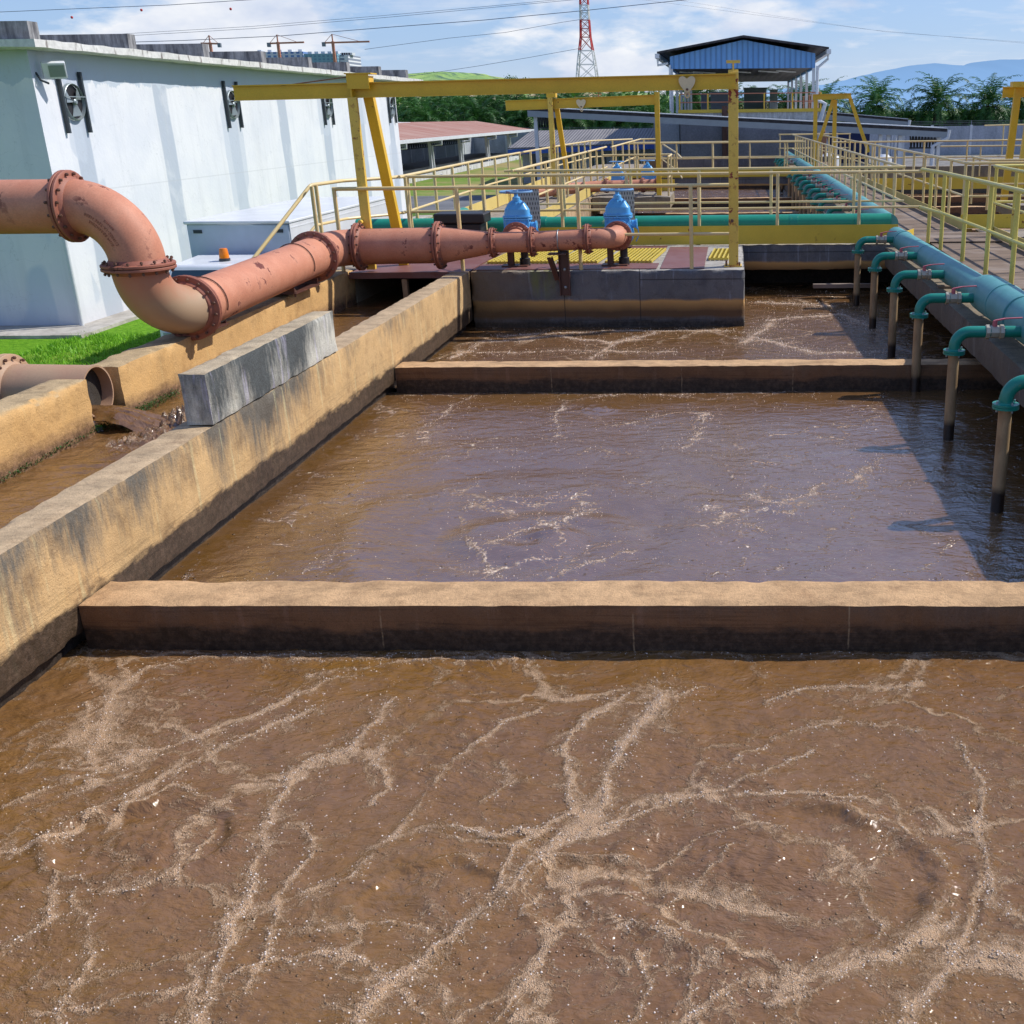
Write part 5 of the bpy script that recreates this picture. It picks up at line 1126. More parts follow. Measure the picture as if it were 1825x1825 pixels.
# third frame (distant, A-shaped)
t = thing('monorail_hoist', 'distant yellow A-frame hoist standing by the far plank walkway', 'hoist frame', (3.5, 44, 0))
mb = MB(); mb.ibeam((3.0, 43.8, 2.5), (4.45, 43.8, 2.53), .14, .20, .02); mb.build('beam', M['yellow'], t)
for a, c in (((3.12, 43.8, 0), (3.12, 43.8, 2.4)), ((3.88, 44.1, 0), (3.88, 44.1, 2.4))): mb = MB(); mb.beam(a, c, .15, .12, (0, 1, 0)); mb.build('post', M['yellow'], t)
for a, c in (((3.2, 44.0, .6), (3.80, 44.0, 2.4)), ((5.2, 43.9, .5), (4.4, 43.9, 2.5))): mb = MB(); mb.beam(a, c, .13, .1, (0, 1, 0)); mb.build('raking_leg', M['yellow'], t)
# fourth frame (right edge)
t = thing('monorail_hoist', 'yellow hoist frame cut off by the right edge of the frame', 'hoist frame', (6.8, 27.5, 0))
mb = MB(); mb.box(6.52, 7.6, 27.2, 27.5, 2.48, 2.60); mb.build('head_plate', M['yellow'], t)
mb = MB(); mb.beam((6.60, 27.6, -.4), (6.74, 27.6, 2.45), .16, .12, (0, 1, 0)); mb.build('post', M['yellow'], t)
mb = MB(); mb.beam((6.62, 26.4, -.1), (7.02, 27.3, 2.45), .15, .12, (0, 1, 0)); mb.build('raking_leg', M['yellow'], t)
mb = MB(); mb.ibeam((6.45, 27.9, 2.38), (7.8, 27.9, 2.38), .14, .24, .02); mb.build('beam', M['yellow'], t)
gate_valve('blue valve at the right edge below the cut-off hoist frame', 7.15, 25.8, .3, .9, False, 'distant blue valves')
# ------------------------------------------------------------------ ground
def vergem():
    b = NB('patchy_verge_grass'); n = b.noise(.25, detail=5); f = b.noise(2, detail=5, rough=.7)
    c = b.mix(b.mr(f, .35, .65), (.12, .22, .03), (.20, .27, .06)); c = b.mix(b.mr(n, .44, .6), c, (.33, .27, .12))
    return b.out(c, .95, b.bump(f, .5, .1), spec=.1)
M['verge'] = vergem()
M['navy'] = paint('dark_navy_sheet', (.008, .02, .09), .6)
def sheet(name, label, mat, x0, x1, y0, y1, z, kind='structure'):
    mb = MB(); mb.quad((x0, y0, z), (x1, y0, z), (x1, y1, z), (x0, y1, z)); return tag(mb.build(name, M[mat], smooth=False), label, kind=kind)
sheet('ground', 'distant green ground', 'ground', -9000, 9000, -200, 9000, GZ-.01)
sheet('lawn', 'bright green lawn by the white building', 'grass', -26, -5.7, -4, 44, GZ)
sheet('road', 'grey asphalt road beyond the white building', 'road', -22, -5.8, 51, 62, GZ+.004)
sheet('lawn', 'grass verge in front of the rusty roofed shed', 'verge', -21.4, -5.8, 62, 112, GZ+.002)
sheet('yard', 'concrete yard behind the basins', 'yardc', -5.8, 40, 48, 112, GZ+.003)
sheet('ground', 'bare soil under the basins', 'yardc', -5.7, 60, -6, 48, GZ-.004)
mb = MB(); mb.box(-13.95, -13.3, 21.6, 49, GZ-.1, GZ+.07); mb.box(-24, -13.955, 21.6, 22.75, GZ-.1, GZ+.066); tag(mb.build('apron', M['apron']), 'pale concrete apron round the foot of the white building', kind='structure')
mb = MB(); mb.box(-13.3, -8.2, 20.2, 20.4, GZ-.1, GZ+.03); 
# grass blades
n = 26000; px = rng.uniform(-13.6, -7.5, n); py = rng.uniform(12.5, 22, n); hh = rng.uniform(.04, .11, n); an = rng.uniform(0, PI, n); ln = rng.normal(0, .03, (n, 2))
px += .25*fbm(px*2, py*2, 2, 60); V = np.zeros((n, 3, 3)); V[:, 0] = np.stack([px-np.cos(an)*.012, py-np.sin(an)*.012, np.full(n, GZ)], -1); V[:, 1] = np.stack([px+np.cos(an)*.012, py+np.sin(an)*.012, np.full(n, GZ)], -1)
V[:, 2] = np.stack([px+ln[:, 0], py+ln[:, 1], GZ+hh], -1)
me = bpy.data.meshes.new('grass'); me.from_pydata((V.reshape(-1, 3)-np.array([-10, 18, GZ])).tolist(), [], np.arange(3*n).reshape(-1, 3).tolist()); me.materials.append(M['blade'])
o = bpy.data.objects.new('grass', me); COL.objects.link(o); o.location = (-10, 18, GZ); tag(o, 'short green grass blades of the lawn behind the channel wall', 'grass', kind='stuff')

# ------------------------------------------------------------------ white building
bx, by = -13.95, 22.8
bld = thing('building', 'long white rendered building with fans, stained eaves and blackened roof fins', 'building', (bx, by, GZ))
mb = MB(); mb.box(-27, bx, by, 47.4, GZ, 3.32); mb.build('wall', M['white_wall'], bld)
rb = rough_box('eave', M['eave'], -27.5, bx+.50, by-.5, 50.2, 3.32, 3.50, res=.35, amp=.012, rnd=.02, parent=bld)
for k in range(8):
    y0 = 22.75+3.72*k
    for (ya, yb) in ((y0, y0+.28),): pass
    mb = MB(); mb.box(-27, bx+.12, 19.5+3.72*k+.0+3.3, 19.5+3.72*k+3.3+.34, 3.50, 3.84); 
    mb.build('roof_fin', M['fin'], bld)
# vertical pipe at the corner
mb = MB(); mb.tube([(bx+.05, by-.12, GZ+.05), (bx+.05, by-.12, -.2)], .045, 10); mb.tube([(bx+.03, by-.10, -.1), (bx+.02, by-.06, .2)], .03, 8); mb.build('downpipe', M['whitesteel'], bld)
mb = MB(); mb.rod((-14.6, 22.9, 3.9), (-14.75, 22.9, 5.6), .012, 6); mb.build('lightning_rod', M['steel'], bld)
def fan(label, y, z=2.36, r=.37):
    t = thing('wall_fan', label, 'fan', (bx, y, z), 'wall fans')
    for dy in (-r-.03, r+.03): mb = MB(); mb.box(bx+.02, bx+.09, y+dy-.03, y+dy+.03, z-.62, z+.60); mb.build('rail', M['darksteel'], t)
    mb = MB(); c = Vector((bx+.01, y, z)); N = 28
    vs = []
    for d, rr in ((0, r), (.07, r), (.08, r-.015), (.02, r-.03)):
        for j in range(N): a = 2*PI*j/N; vs.append(c+Vector((d, math.cos(a)*rr, math.sin(a)*rr)))
    mb.add(vs, [(k*N+j, k*N+(j+1) % N, (k+1)*N+(j+1) % N, (k+1)*N+j) for k in range(3) for j in range(N)]); mb.build('housing', M['galv'], t, fixn=True)
    mb = MB(); mb.tube2(c+Vector((.002, 0, 0)), Vector((1, 0, 0)), [(0, r-.03), (.012, r-.03)], N); mb.build('fan_shade_disc', M['black'], t)  # black disc stands in for the shaded interior behind the blades
    for k in range(3):
        mb = MB(); a0 = k*2*PI/3+.4; P = []
        for i in range(5):
            rr = .06+(r-.11)*i/4; w_ = .10+.16*i/4; P.append((c+Vector((.025, math.cos(a0-w_)*rr, math.sin(a0-w_)*rr)), c+Vector((.075, math.cos(a0+.75-w_*.2)*rr, math.sin(a0+.75-w_*.2)*rr))))
        vs = [p for q in P for p in q]; mb.add(vs, [(2*i, 2*i+1, 2*i+3, 2*i+2) for i in range(4)]); mb.build('blade', M['galv'], t)
    mb = MB(); mb.tube2(c+Vector((.03, 0, 0)), Vector((1, 0, 0)), [(0, .06), (.05, .06), (.07, .04)], 14); mb.build('hub', M['galv'], t)
    mb = MB(); mb.beam(c+Vector((.095, -r, .1)), c+Vector((.095, r, .1)), .012, .02); mb.build('strut', M['galv'], t)
fan('wall fan nearest the corner of the white building under the floodlight', 24.0)
fan('wall fan at the left tip of the big yellow beam', 31.7)
fan('third wall fan along, between the beam tip and the crane leg', 39.2)
fan('farthest wall fan at the end of the white building', 46.6)
t = thing('floodlight', 'square white floodlight on the corner of the white building', 'floodlight', (bx, 23.2, 2.9))
nn = Vector((.50, -.72, -.48)).normalized(); ww = Vector((.82, .55, .05)); ww = (ww-nn*ww.dot(nn)).normalized(); hh_ = nn.cross(ww).normalized(); fc_ = Vector((bx+.30, 23.1, 2.93))
def slab3(c, a, b_, n_, w_, h_, d_):
    q = [c+a*i*w_/2+b_*j*h_/2 for i, j in ((-1, -1), (1, -1), (1, 1), (-1, 1))]; m_ = MB(); m_.hexa(q, [v_+n_*d_ for v_ in q]); return m_
slab3(fc_-nn*.09, ww, hh_, nn, .42, .34, .09).build('housing', M['whitepaint'], t, bevel=.015, fixn=True); slab3(fc_+nn*.001+ww*.04, ww, hh_, nn, .28, .24, .008).build('lens', M['galv'], t, fixn=True)
mb = MB(); mb.tube([(bx+.0, 22.95, 2.9), (bx+.1, 22.9, 2.76), (bx+.16, 23.05, 2.70)], .022, 8); mb.build('bracket', M['darksteel'], t)

# ------------------------------------------------------------------ box truck
t = thing('box_truck', 'white box truck with an orange beacon parked beside the white building', 'truck', (-9, 22, GZ))
X0, X1 = -9.96, -8.07
mb = MB(); mb.hexa([(X0, 20.0, -1.45), (X1, 20.0, -1.45), (X1, 25.9, -1.45), (X0, 25.9, -1.45)], [(X0, 20.0, .20), (X1, 20.0, .18), (X1, 25.9, .20), (X0, 25.9, .22)]); mb.build('cargo_box', M['boxpaint'], t, bevel=.03)
mb = MB(); mb.box(X0-.03, X1+.03, 19.96, 25.94, .19, .245); mb.build('roof', M['whitepaint'], t, bevel=.015)
mb = MB(); mb.box(X1+.01, X1+.02, 20.05, 25.8, .10, .12); mb.box(X1+.005, X1+.015, 20.0, 25.9, -1.4, .19); mb.build('side_panel', M['whitepaint'], t)
for xx in (X0+.12, X1-.28): 
    mb = MB(); mb.box(xx, xx+.16, 19.985, 19.999, .03, .09); lm = mb.build('marker_lamp', M['darksteel'], t)
mb = MB(); q0, q1 = X0+.1, X1-.12
mb.hexa([(q0, 18.2, -1.9), (q1, 18.2, -1.9), (q1, 19.9, -1.9), (q0, 19.9, -1.9)], [(q0, 18.25, -1.15), (q1, 18.25, -1.15), (q1, 19.9, -1.15), (q0, 19.9, -1.15)])
mb.hexa([(q0+.02, 18.27, -1.15), (q1-.02, 18.27, -1.15), (q1-.02, 19.85, -1.15), (q0+.02, 19.85, -1.15)], [(q0+.12, 18.75, -.38), (q1-.12, 18.75, -.38), (q1-.1, 19.85, -.33), (q0+.1, 19.85, -.33)])
mb.build('cab', M['whitepaint'], t, bevel=.05)
mb = MB(); mb.hexa([(q0+.10, 18.30, -1.08), (q1-.10, 18.30, -1.08), (q1-.10, 18.33, -1.08), (q0+.10, 18.33, -1.08)], [(q0+.18, 18.70, -.46), (q1-.18, 18.70, -.46), (q1-.18, 18.73, -.46), (q0+.18, 18.73, -.46)]); ws = mb.build('windscreen', M['glassdark'], t)
mb = MB(); mb.rod((q0+.3, 18.32, -1.0), (q0+.9, 18.52, -.8), .01, 6); mb.build('wiper', M['rubber'], ws)
bc = Vector((-8.95, 19.15, -.36)); mb = MB(); mb.tube2(bc, Vector((0, 0, 1)), [(0, .095), (.04, .095), (.045, .08)], 20); mb.build('beacon_base', M['darksteel'], t)
mb = MB(); mb.tube2(bc+Vector((0, 0, .045)), Vector((0, 0, 1)), [(0, .083), (.02, .085), (.15, .070), (.17, .06)], 20); mb.build('beacon', M['orangecast'], t)
for sx in (q0-.02, q1-.18):
    for yy_ in (18.9, 24.4):
        mb = MB(); mb.tube2(Vector((sx, yy_, GZ+.36)), Vector((1, 0, 0)), [(0, .30), (.03, .36), (.17, .36), (.2, .30)], 24); wl_ = mb.build('wheel', M['rubber'], t)
        mb = MB(); mb.tube2(Vector((sx-.01, yy_, GZ+.36)), Vector((1, 0, 0)), [(0, .18), (.22, .18)], 18); mb.build('rim', M['steel'], wl_)
mb = MB(); mb.box(q0+.05, q1-.05, 18.15, 18.22, -1.95, -1.72); mb.build('bumper', M['darksteel'], t)
for xx in (q0+.1, q1-.4): mb = MB(); mb.box(xx, xx+.3, 18.17, 18.21, -1.6, -1.45); mb.build('headlight', M['galv'], t)
mb = MB(); mb.tube([(q1-.05, 18.4, -.7), (q1+.18, 18.3, -.7)], .012, 6); mb.box(q1+.12, q1+.26, 18.27, 18.31, -.98, -.62); mb.build('mirror', M['darksteel'], t)

# ------------------------------------------------------------------ sheds
s1 = thing('open_shed', 'open-sided shed with a rusty corrugated roof and white posts', 'shed', (-22, 95, GZ))
mb = MB(); mb.hexa([(-21.2, 70, .53), (-21.2, 122, .40), (-27.5, 122, 1.35), (-27.5, 70, 1.55)], [(-21.2, 70, .60), (-21.2, 122, .47), (-27.5, 122, 1.42), (-27.5, 70, 1.62)]); mb.build('roof', M['corr_rust'], s1, smooth=False)
mb = MB(); mb.box(-21.2, -21.02, 70, 122, .34, .56); mb.build('gutter', M['whitesteel'], s1)
mb = MB(); mb.hexa([(-27.4, 60, 1.5), (-27.2, 96, 1.45), (-33, 96, 1.45), (-33, 60, 1.5)], [(-27.4, 60, 1.85), (-27.2, 96, 1.5), (-33, 96, 1.7), (-33, 60, 1.9)]); mb.build('ridge_sheet', M['whitesteel'], s1)
for k, yy_ in enumerate((73, 82, 91, 101, 111)):
    mb = MB(); mb.box(-22.1, -21.9, yy_-.1, yy_+.1, GZ, .35); mb.build('post', M['whitesteel'], s1)
    mb = MB(); mb.tube([(-21.1, yy_, .35), (-21.1, yy_, .05), (-21.8, yy_, -.05), (-21.85, yy_+.3, -1.9), (-21.3, yy_+.3, -2.1)], .07, 8); mb.build('downpipe', M['whitesteel'], s1)
    mb = MB(); mb.box(-27, -21.2, yy_-.08, yy_+.08, .12, .34); mb.build('rafter', M['steel'], s1)
for (a, c) in ((73, 82), (82, 91), (91, 101), (101, 111)):
    mb = MB(); m_ = 14
    for i in range(m_):
        y0 = a+(c-a)*i/m_; y1 = a+(c-a)*(i+1)/m_; ym = (y0+y1)/2
        mb.beam((-26.8, y0, .1), (-26.8, ym, -.55), .07, .07); mb.beam((-26.8, ym, -.55), (-26.8, y1, .1), .07, .07)
    mb.beam((-26.8, a, .12), (-26.8, c, .12), .08, .08); mb.beam((-26.8, a, -.57), (-26.8, c, -.57), .08, .08); mb.build('truss', M['darksteel'], s1)
mb = MB(); mb.box(-26, -22.3, 72, 112, GZ, -1.55); tag(mb.build('settling_trough', M['darksteel']), 'low dark trough under the rusty roofed shed', 'trough')
mb = MB(); mb.box(-21.75, -21.45, 68, 113, GZ, -1.85); tag(mb.build('kerb', M['whitekerb']), 'white kerb along the verge of the rusty roofed shed', 'kerb')
# precast boundary walls
def precast(label, x0, y0, x1, y1, n, h=2.4):
    t = thing('boundary_wall', label, 'wall', (x0, y0, GZ)); a = Vector((x0, y0, GZ)); c = Vector((x1, y1, GZ))
    for i in range(n):
        p = a.lerp(c, i/n); q = a.lerp(c, (i+1)/n); mb = MB(); mb.beam(p+Vector((0, 0, h/2)), q+Vector((0, 0, h/2)), .12, h); mb.build('wall_panel', M['panelwall'], t)
        mb = MB(); mb.box(p.x-.12, p.x+.12, p.y-.14, p.y+.14, GZ, GZ+h+.08); mb.build('pier', M['whitesteel'], t)
    for k in range(0, n, 2):
        p = a.lerp(c, k/n); mb = MB(); mb.rod((p.x, p.y, GZ+h), (p.x, p.y, GZ+h+.5), .03, 6); mb.build('wire_post', M['steel'], t)
    mb = MB()
    for dz in (.15, .3, .45): mb.rod(a+Vector((0, 0, h+dz)), c+Vector((0, 0, h+dz)), .012, 4)
    mb.build('barbed_wire', M['wire'], t)
precast('pale grey precast wall behind the rusty roofed shed', -29, 60, -29, 126, 16, 2.55)
precast('pale grey precast boundary wall in front of the palms at the right', 8, 112, 46, 113, 10, 2.7)
precast('grey precast wall behind the low grey roofed building', -29, 126, 8, 113, 9, 2.4)
# low building with grey corrugated roof and blue fascia
lb = thing('low_building', 'low pale building with a grey corrugated roof and blue fascia', 'building', (-12, 72, GZ))
def LP(x, y, Y): v = atY(x, y, Y); return (v.x, v.y, v.z)
e0, e1, rr0, rr1 = atY(905, 266, 72), atY(1266, 252, 72), atY(948, 235, 80), atY(1266, 228, 80)
mb = MB(); mb.hexa([e0, e1, rr1, rr0], [e0+Vector((0, 0, .08)), e1+Vector((0, 0, .08)), rr1+Vector((0, 0, .08)), rr0+Vector((0, 0, .08))]); mb.build('roof', M['corr_grey'], lb, smooth=False)
mb = MB(); mb.hexa([e0+Vector((0, -.06, -.32)), e1+Vector((0, -.06, -.32)), e1+Vector((0, .0, -.32)), e0+Vector((0, 0, -.32))], [e0+Vector((0, -.06, -.02)), e1+Vector((0, -.06, -.02)), e1+Vector((0, 0, -.02)), e0+Vector((0, 0, -.02))]); mb.build('fascia', M['fascia'], lb)
mb = MB(); mb.box(e0.x+.7, e1.x, 73, 80, GZ, .1); mb.build('wall', M['panelwall'], lb)
for i in range(9):
    x = e0.x+2+i*1.5; mb = MB(); mb.box(x, x+.8, 72.95, 73.02, -1.5, -.6); w_ = mb.build('window', M['glassdark'], lb)
    mb = MB(); mb.box(x-.05, x, 72.93, 73.0, -1.5, -.6); mb.box(x+.38, x+.42, 72.93, 73.0, -1.5, -.6); mb.build('frame', M['whitesteel'], w_)
for x in (e0.x+1.5, e0.x+6, e0.x+10.5): mb = MB(); mb.box(x, x+.25, 71.9, 72.1, GZ, e0.z-.3); mb.build('post', M['darksteel'], lb)
mb = MB(); c = atY(1247, 262, 72); mb.tube([c+Vector((.2, -.1, .1)), c+Vector((.1, -.1, -.2)), c+Vector((-.1, -.1, -.4)), c+Vector((-.1, -.1, -2.2))], .08, 8); mb.build('downpipe', M['whitesteel'], lb)

# grey concrete building and blue canopy on top
YB = 66.
gb = thing('grey_building', 'plain grey concrete building below the blue canopy', 'building', (0, YB, GZ))
a, c = atY(1212, 205, YB), atY(1462, 200, YB)
mb = MB(); mb.box(a.x, c.x, YB, YB+18, GZ, 1.9); mb.build('wall', M['greywall'], gb)
mb = MB(); mb.box(a.x-.1, c.x+.3, YB-.12, YB+18, 1.45, 2.05); mb.build('parapet', M['whitekerb'], gb)
mb = MB(); mb.box(a.x-.1, c.x+.3, YB-.2, YB-.12, 1.98, 2.16); mb.build('edge_channel', M['kick'], gb)
mb = MB(); mb.box(a.x-1.6, a.x-.1, YB+1, YB+10, GZ, 1.5); mb.build('side_bay', M['panelwall'], gb)
mb = MB(); x_ = atY(1292, 250, YB-.3).x; mb.tube([(x_, YB-.25, 2.35), (x_, YB-.25, GZ)], .17, 14); mb.build('flue', M['brown'], gb)
mb = MB(); x_ = atY(1459, 250, YB).x; mb.tube([(x_, YB-.2, 1.6), (x_, YB-.2, GZ)], .12, 10); mb.tube([(c.x-.2, YB-.2, 2.6), (c.x+.25, YB-.2, 2.4), (x_, YB-.2, 1.4)], .12, 8); mb.build('downpipe', M['whitesteel'], gb)
t = thing('roof_railing', 'orange and white railing round the roof of the grey building', 'railing', (0, YB, 2.1))
for zz, mt in ((2.55, 'steel'), (3.0, 'steel')): mb = MB(); mb.rod((a.x, YB-.1, zz), (c.x, YB-.1, zz), .03, 8); mb.rod((c.x, YB-.1, zz), (c.x, YB+17, zz), .03, 6); mb.build('handrail', M['crane_orange'], t)
for i in range(6): x_ = a.x+(c.x-a.x)*i/5; mb = MB(); mb.rod((x_, YB-.1, 2.1), (x_, YB-.1, 3.0), .045, 8); mb.build('post', M['yellow'], t)
for i in range(1, 9): mb = MB(); mb.rod((c.x, YB-.1+2*i, 2.1), (c.x, YB-.1+2*i, 3.0), .045, 6); mb.build('post', M['crane_orange'], t)
cn = thing('canopy', 'large open canopy with blue ribbed gable cladding on white posts', 'canopy', (0, YB, 2))
g0, g1, gp_ = atY(1194, 101, YB), atY(1453, 95, YB), atY(1325, 71, YB)
h0, h1 = atY(1194, 123, YB), atY(1453, 121, YB)
mb = MB(); D = .06
vs = [h0, h1, g1, gp_, g0]; mb.add([tuple(v) for v in vs]+[tuple(v+Vector((0, D, 0))) for v in vs], [(0, 1, 2, 3, 4), (9, 8, 7, 6, 5), (0, 5, 6, 1), (1, 6, 7, 2), (2, 7, 8, 3), (3, 8, 9, 4), (4, 9, 5, 0)]); mb.build('gable_cladding', M['corr_blue'], cn, smooth=False)
Dp = 31; o0, o1 = atY(1172, 96, YB), atY(1476, 88, YB)
mb = MB(); up_ = Vector((0, 0, .09)); bk = Vector((0, Dp, 0)); ft = Vector((0, -.6, 0)); pk = gp_+Vector((0, 0, .12))
mb.hexa([o0+ft, pk+ft, pk+bk, o0+bk], [o0+ft+up_, pk+ft+up_, pk+bk+up_, o0+bk+up_]); mb.hexa([pk+ft, o1+ft, o1+bk, pk+bk], [pk+ft+up_, o1+ft+up_, o1+bk+up_, pk+bk+up_]); mb.build('roof', M['roof_dark'], cn, smooth=False)
mb = MB(); mb.box(h0.x, h1.x, YB+.1, YB+Dp, h0.z+.03, h0.z+.1); mb.build('ceiling', M['roof_dark'], cn)
for sx, o_ in ((-1, o0), (1, o1)): mb = MB(); mb.box(o_.x-.12, o_.x+.12, YB-.6, YB+Dp, o_.z-.25, o_.z-.02); mb.build('gutter', M['whitesteel'], cn)
mb = MB(); mb.box(h1.x-.1, h1.x, YB+.1, YB+Dp, h1.z-.05, g1.z-.1); mb.box(h0.x, h0.x+.1, YB+.1, YB+Dp, h0.z-.05, g0.z-.1); mb.build('side_cladding', M['corr_blue'], cn)
for i in range(6):
    yq = YB+.1+i*6.0
    for x_ in (h0.x+.08, h1.x-.08): mb = MB(); mb.box(x_-.08, x_+.08, yq-.08, yq+.08, 2.0, h0.z+.1); mb.build('post', M['whitesteel'], cn)
mb = MB(); mb.tube([(h1.x+.12, YB-.1, h1.z+.1), (h1.x+.12, YB-.1, 2.2)], .09, 8); mb.tube([o1+Vector((0, 0, -.2)), o1+Vector((0, 0, -.5)), (h1.x+.12, YB-.1, h1.z+.0)], .07, 8); mb.tube([o0+Vector((0, 0, -.2)), o0+Vector((0, 0, -.6)), (h0.x-.1, YB-.1, h0.z+.3)], .07, 8); mb.tube([(h0.x+.0, YB-.12, h0.z+.2), (h0.x, YB-.12, 2.1)], .06, 8); mb.build('downpipe', M['whitesteel'], cn)
for i, (x_, y_) in enumerate(((1232, 128), (1255, 124), (1320, 126), (1370, 121), (1402, 124))):
    v = atY(x_, y_, YB+5); mb = MB(); mb.beam(Vector((v.x-.6, YB+4, h0.z-.04)), Vector((v.x+.6, YB+6.6, h0.z-.04)), .14, .06); mb.build('strip_light', M['whitepaint'], cn)
def tank(name, label, x0, x1, z1, Y, mat, cat='tank'):
    a, c = atY(x0, z1, Y), atY(x1, z1, Y); t = thing(name, label, cat, (a.x, Y, 2))
    mb = MB(); mb.box(a.x, c.x, Y, Y+1.4, 2.0, a.z); mb.build('body', M[mat], t, bevel=.03)
    mb = MB(); mb.box(a.x-.05, c.x+.05, Y-.05, Y+1.45, a.z, a.z+.06)
    for i in range(5): x_ = a.x+(c.x-a.x)*(i+.5)/5; mb.box(x_-.03, x_+.03, Y-.04, Y-.001, 2.05, a.z)
    mb.build('ribs', M[mat], t)
tank('storage_tank', 'large grey-green tank on the roof under the blue canopy', 1326, 1366, 158, 80, 'tankgreen')
tank('storage_tank', 'slim grey-green tank right of the large one under the canopy', 1373, 1386, 161, 81, 'tankgreen')
tank('control_cabinet', 'wide dark grey cabinet under the left of the canopy', 1266, 1300, 166, 75, 'darkgrey', 'cabinet')
tank('control_cabinet', 'narrow dark grey cabinet left of the wide one', 1249, 1263, 169, 75, 'darkgrey', 'cabinet')
tank('control_cabinet', 'low pale cabinet in front of the slim tank', 1372, 1386, 182, 78, 'galv', 'cabinet')

# sloping dark roofs
def leanto(label, p0, p1, Y0_, Y1_, posts, thick=.16, group=None, tr=()):
    t = thing('lean_to_roof', label, 'shed', (0, Y0_, GZ)); a, c = atY(*p0, Y0_), atY(*p1, Y0_); d = Y1_-Y0_
    mb = MB(); k = Vector((0, d, .0)); u = Vector((0, 0, thick)); mb.hexa([a, c, c+k, a+k], [a+u, c+u, c+k+u, a+k+u]); mb.build('roof', M['roof_dark'], t, smooth=False)
    mb = MB(); mb.hexa([a+u+Vector((0, -.1, 0)), c+u+Vector((0, -.1, 0)), c+u+k, a+u+k], [a+u*1.25+Vector((0, -.1, 0)), c+u*1.25+Vector((0, -.1, 0)), c+u*1.25+k, a+u*1.25+k]); mb.build('roof_sheet', M['whitesteel'], t, smooth=False)
    mb = MB(); e = Vector((0, -.03, -.30)); mb.hexa([a+e, c+e, c+e+Vector((0, .1, 0)), a+e+Vector((0, .1, 0))], [a+Vector((0, -.03, .0)), c+Vector((0, -.03, 0)), c+Vector((0, .07, 0)), a+Vector((0, .07, 0))]); mb.build('fascia_beam', M['steel'], t)
    for px_, py_ in posts:
        f = (atY(px_, py_, Y0_+.3)); zz = a.z+(c.z-a.z)*(f.x-a.x)/(c.x-a.x)
        mb = MB(); mb.box(f.x-.09, f.x+.09, Y0_+.2, Y0_+.4, GZ, zz-.25); mb.build('post', M['whitesteel'], t)
    for (x0, x1, ya) in tr:
        A, B_ = atY(x0, ya, Y0_+2), atY(x1, ya, Y0_+2); mb = MB(); n = 9
        for i in range(n):
            xa = A.x+(B_.x-A.x)*i/n; xb = A.x+(B_.x-A.x)*(i+1)/n; xm = (xa+xb)/2; mb.beam((xa, A.y, A.z), (xm, A.y, A.z-.8), .07, .07); mb.beam((xm, A.y, A.z-.8), (xb, A.y, A.z), .07, .07)
        mb.beam((A.x, A.y, A.z), (B_.x, A.y, A.z), .08, .08); mb.beam((A.x, A.y, A.z-.8), (B_.x, A.y, A.z-.8), .08, .08); mb.build('truss', M['darksteel'], t)
    mb = MB(); mb.tube([c+Vector((.1, 0, .1)), c+Vector((.05, 0, -.3)), c+Vector((-.7, 0, -.7)), c+Vector((-.75, 0, -2.6))], .1, 8); mb.build('downpipe', M['whitesteel'], t)
leanto('long dark lean-to roof with white sheeting running down to the right below the blue canopy', (940, 197), (1688, 235), 60, 64, ((955, 220), (1460, 250), (1490, 250), (1569, 250), (1583, 250), (1604, 250), (1672, 260)), .16, tr=((1622, 1672, 236), (958, 1000, 200)))
leanto('shorter dark lean-to roof rising behind the long one', (1470, 204), (1618, 217), 68, 73, ((1610, 230),), .14)
mb = MB(); a_, c_ = atY(1478, 236, 68), atY(1550, 245, 68); mb.box(a_.x, c_.x, 68, 68.2, GZ, a_.z); tag(mb.build('tarpaulin', M['navy']), 'dark blue screen hanging in the shade under the long lean-to roof', 'tarpaulin')
mb = MB(); a_ = atY(1470, 262, 61); mb.box(a_.x, a_.x+4.6, 61, 67, GZ, -.9); tag(mb.build('machine', M['darksteel'], bevel=.05), 'dark machinery standing in the shade of the lean-to', 'machine')
t = thing('storage_tank', 'white cylindrical tank under the long lean-to roof', 'tank', (0, 58, GZ)); a_ = atY(1576, 260, 58); mb = MB(); mb.tube2(Vector((a_.x, 58, GZ)), Vector((0, 0, 1)), [(0, .42), (1.9, .42), (2.1, .2)], 20); mb.build('body', M['whitepaint'], t)
t = thing('storage_tank', 'white cylindrical tank behind the A-frame hoist', 'tank', (0, 52, GZ)); a_ = atY(1478, 275, 52); mb = MB(); mb.tube2(Vector((a_.x, 52, GZ)), Vector((0, 0, 1)), [(0, .5), (2.2, .5), (2.4, .25)], 20); mb.build('body', M['whitepaint'], t)
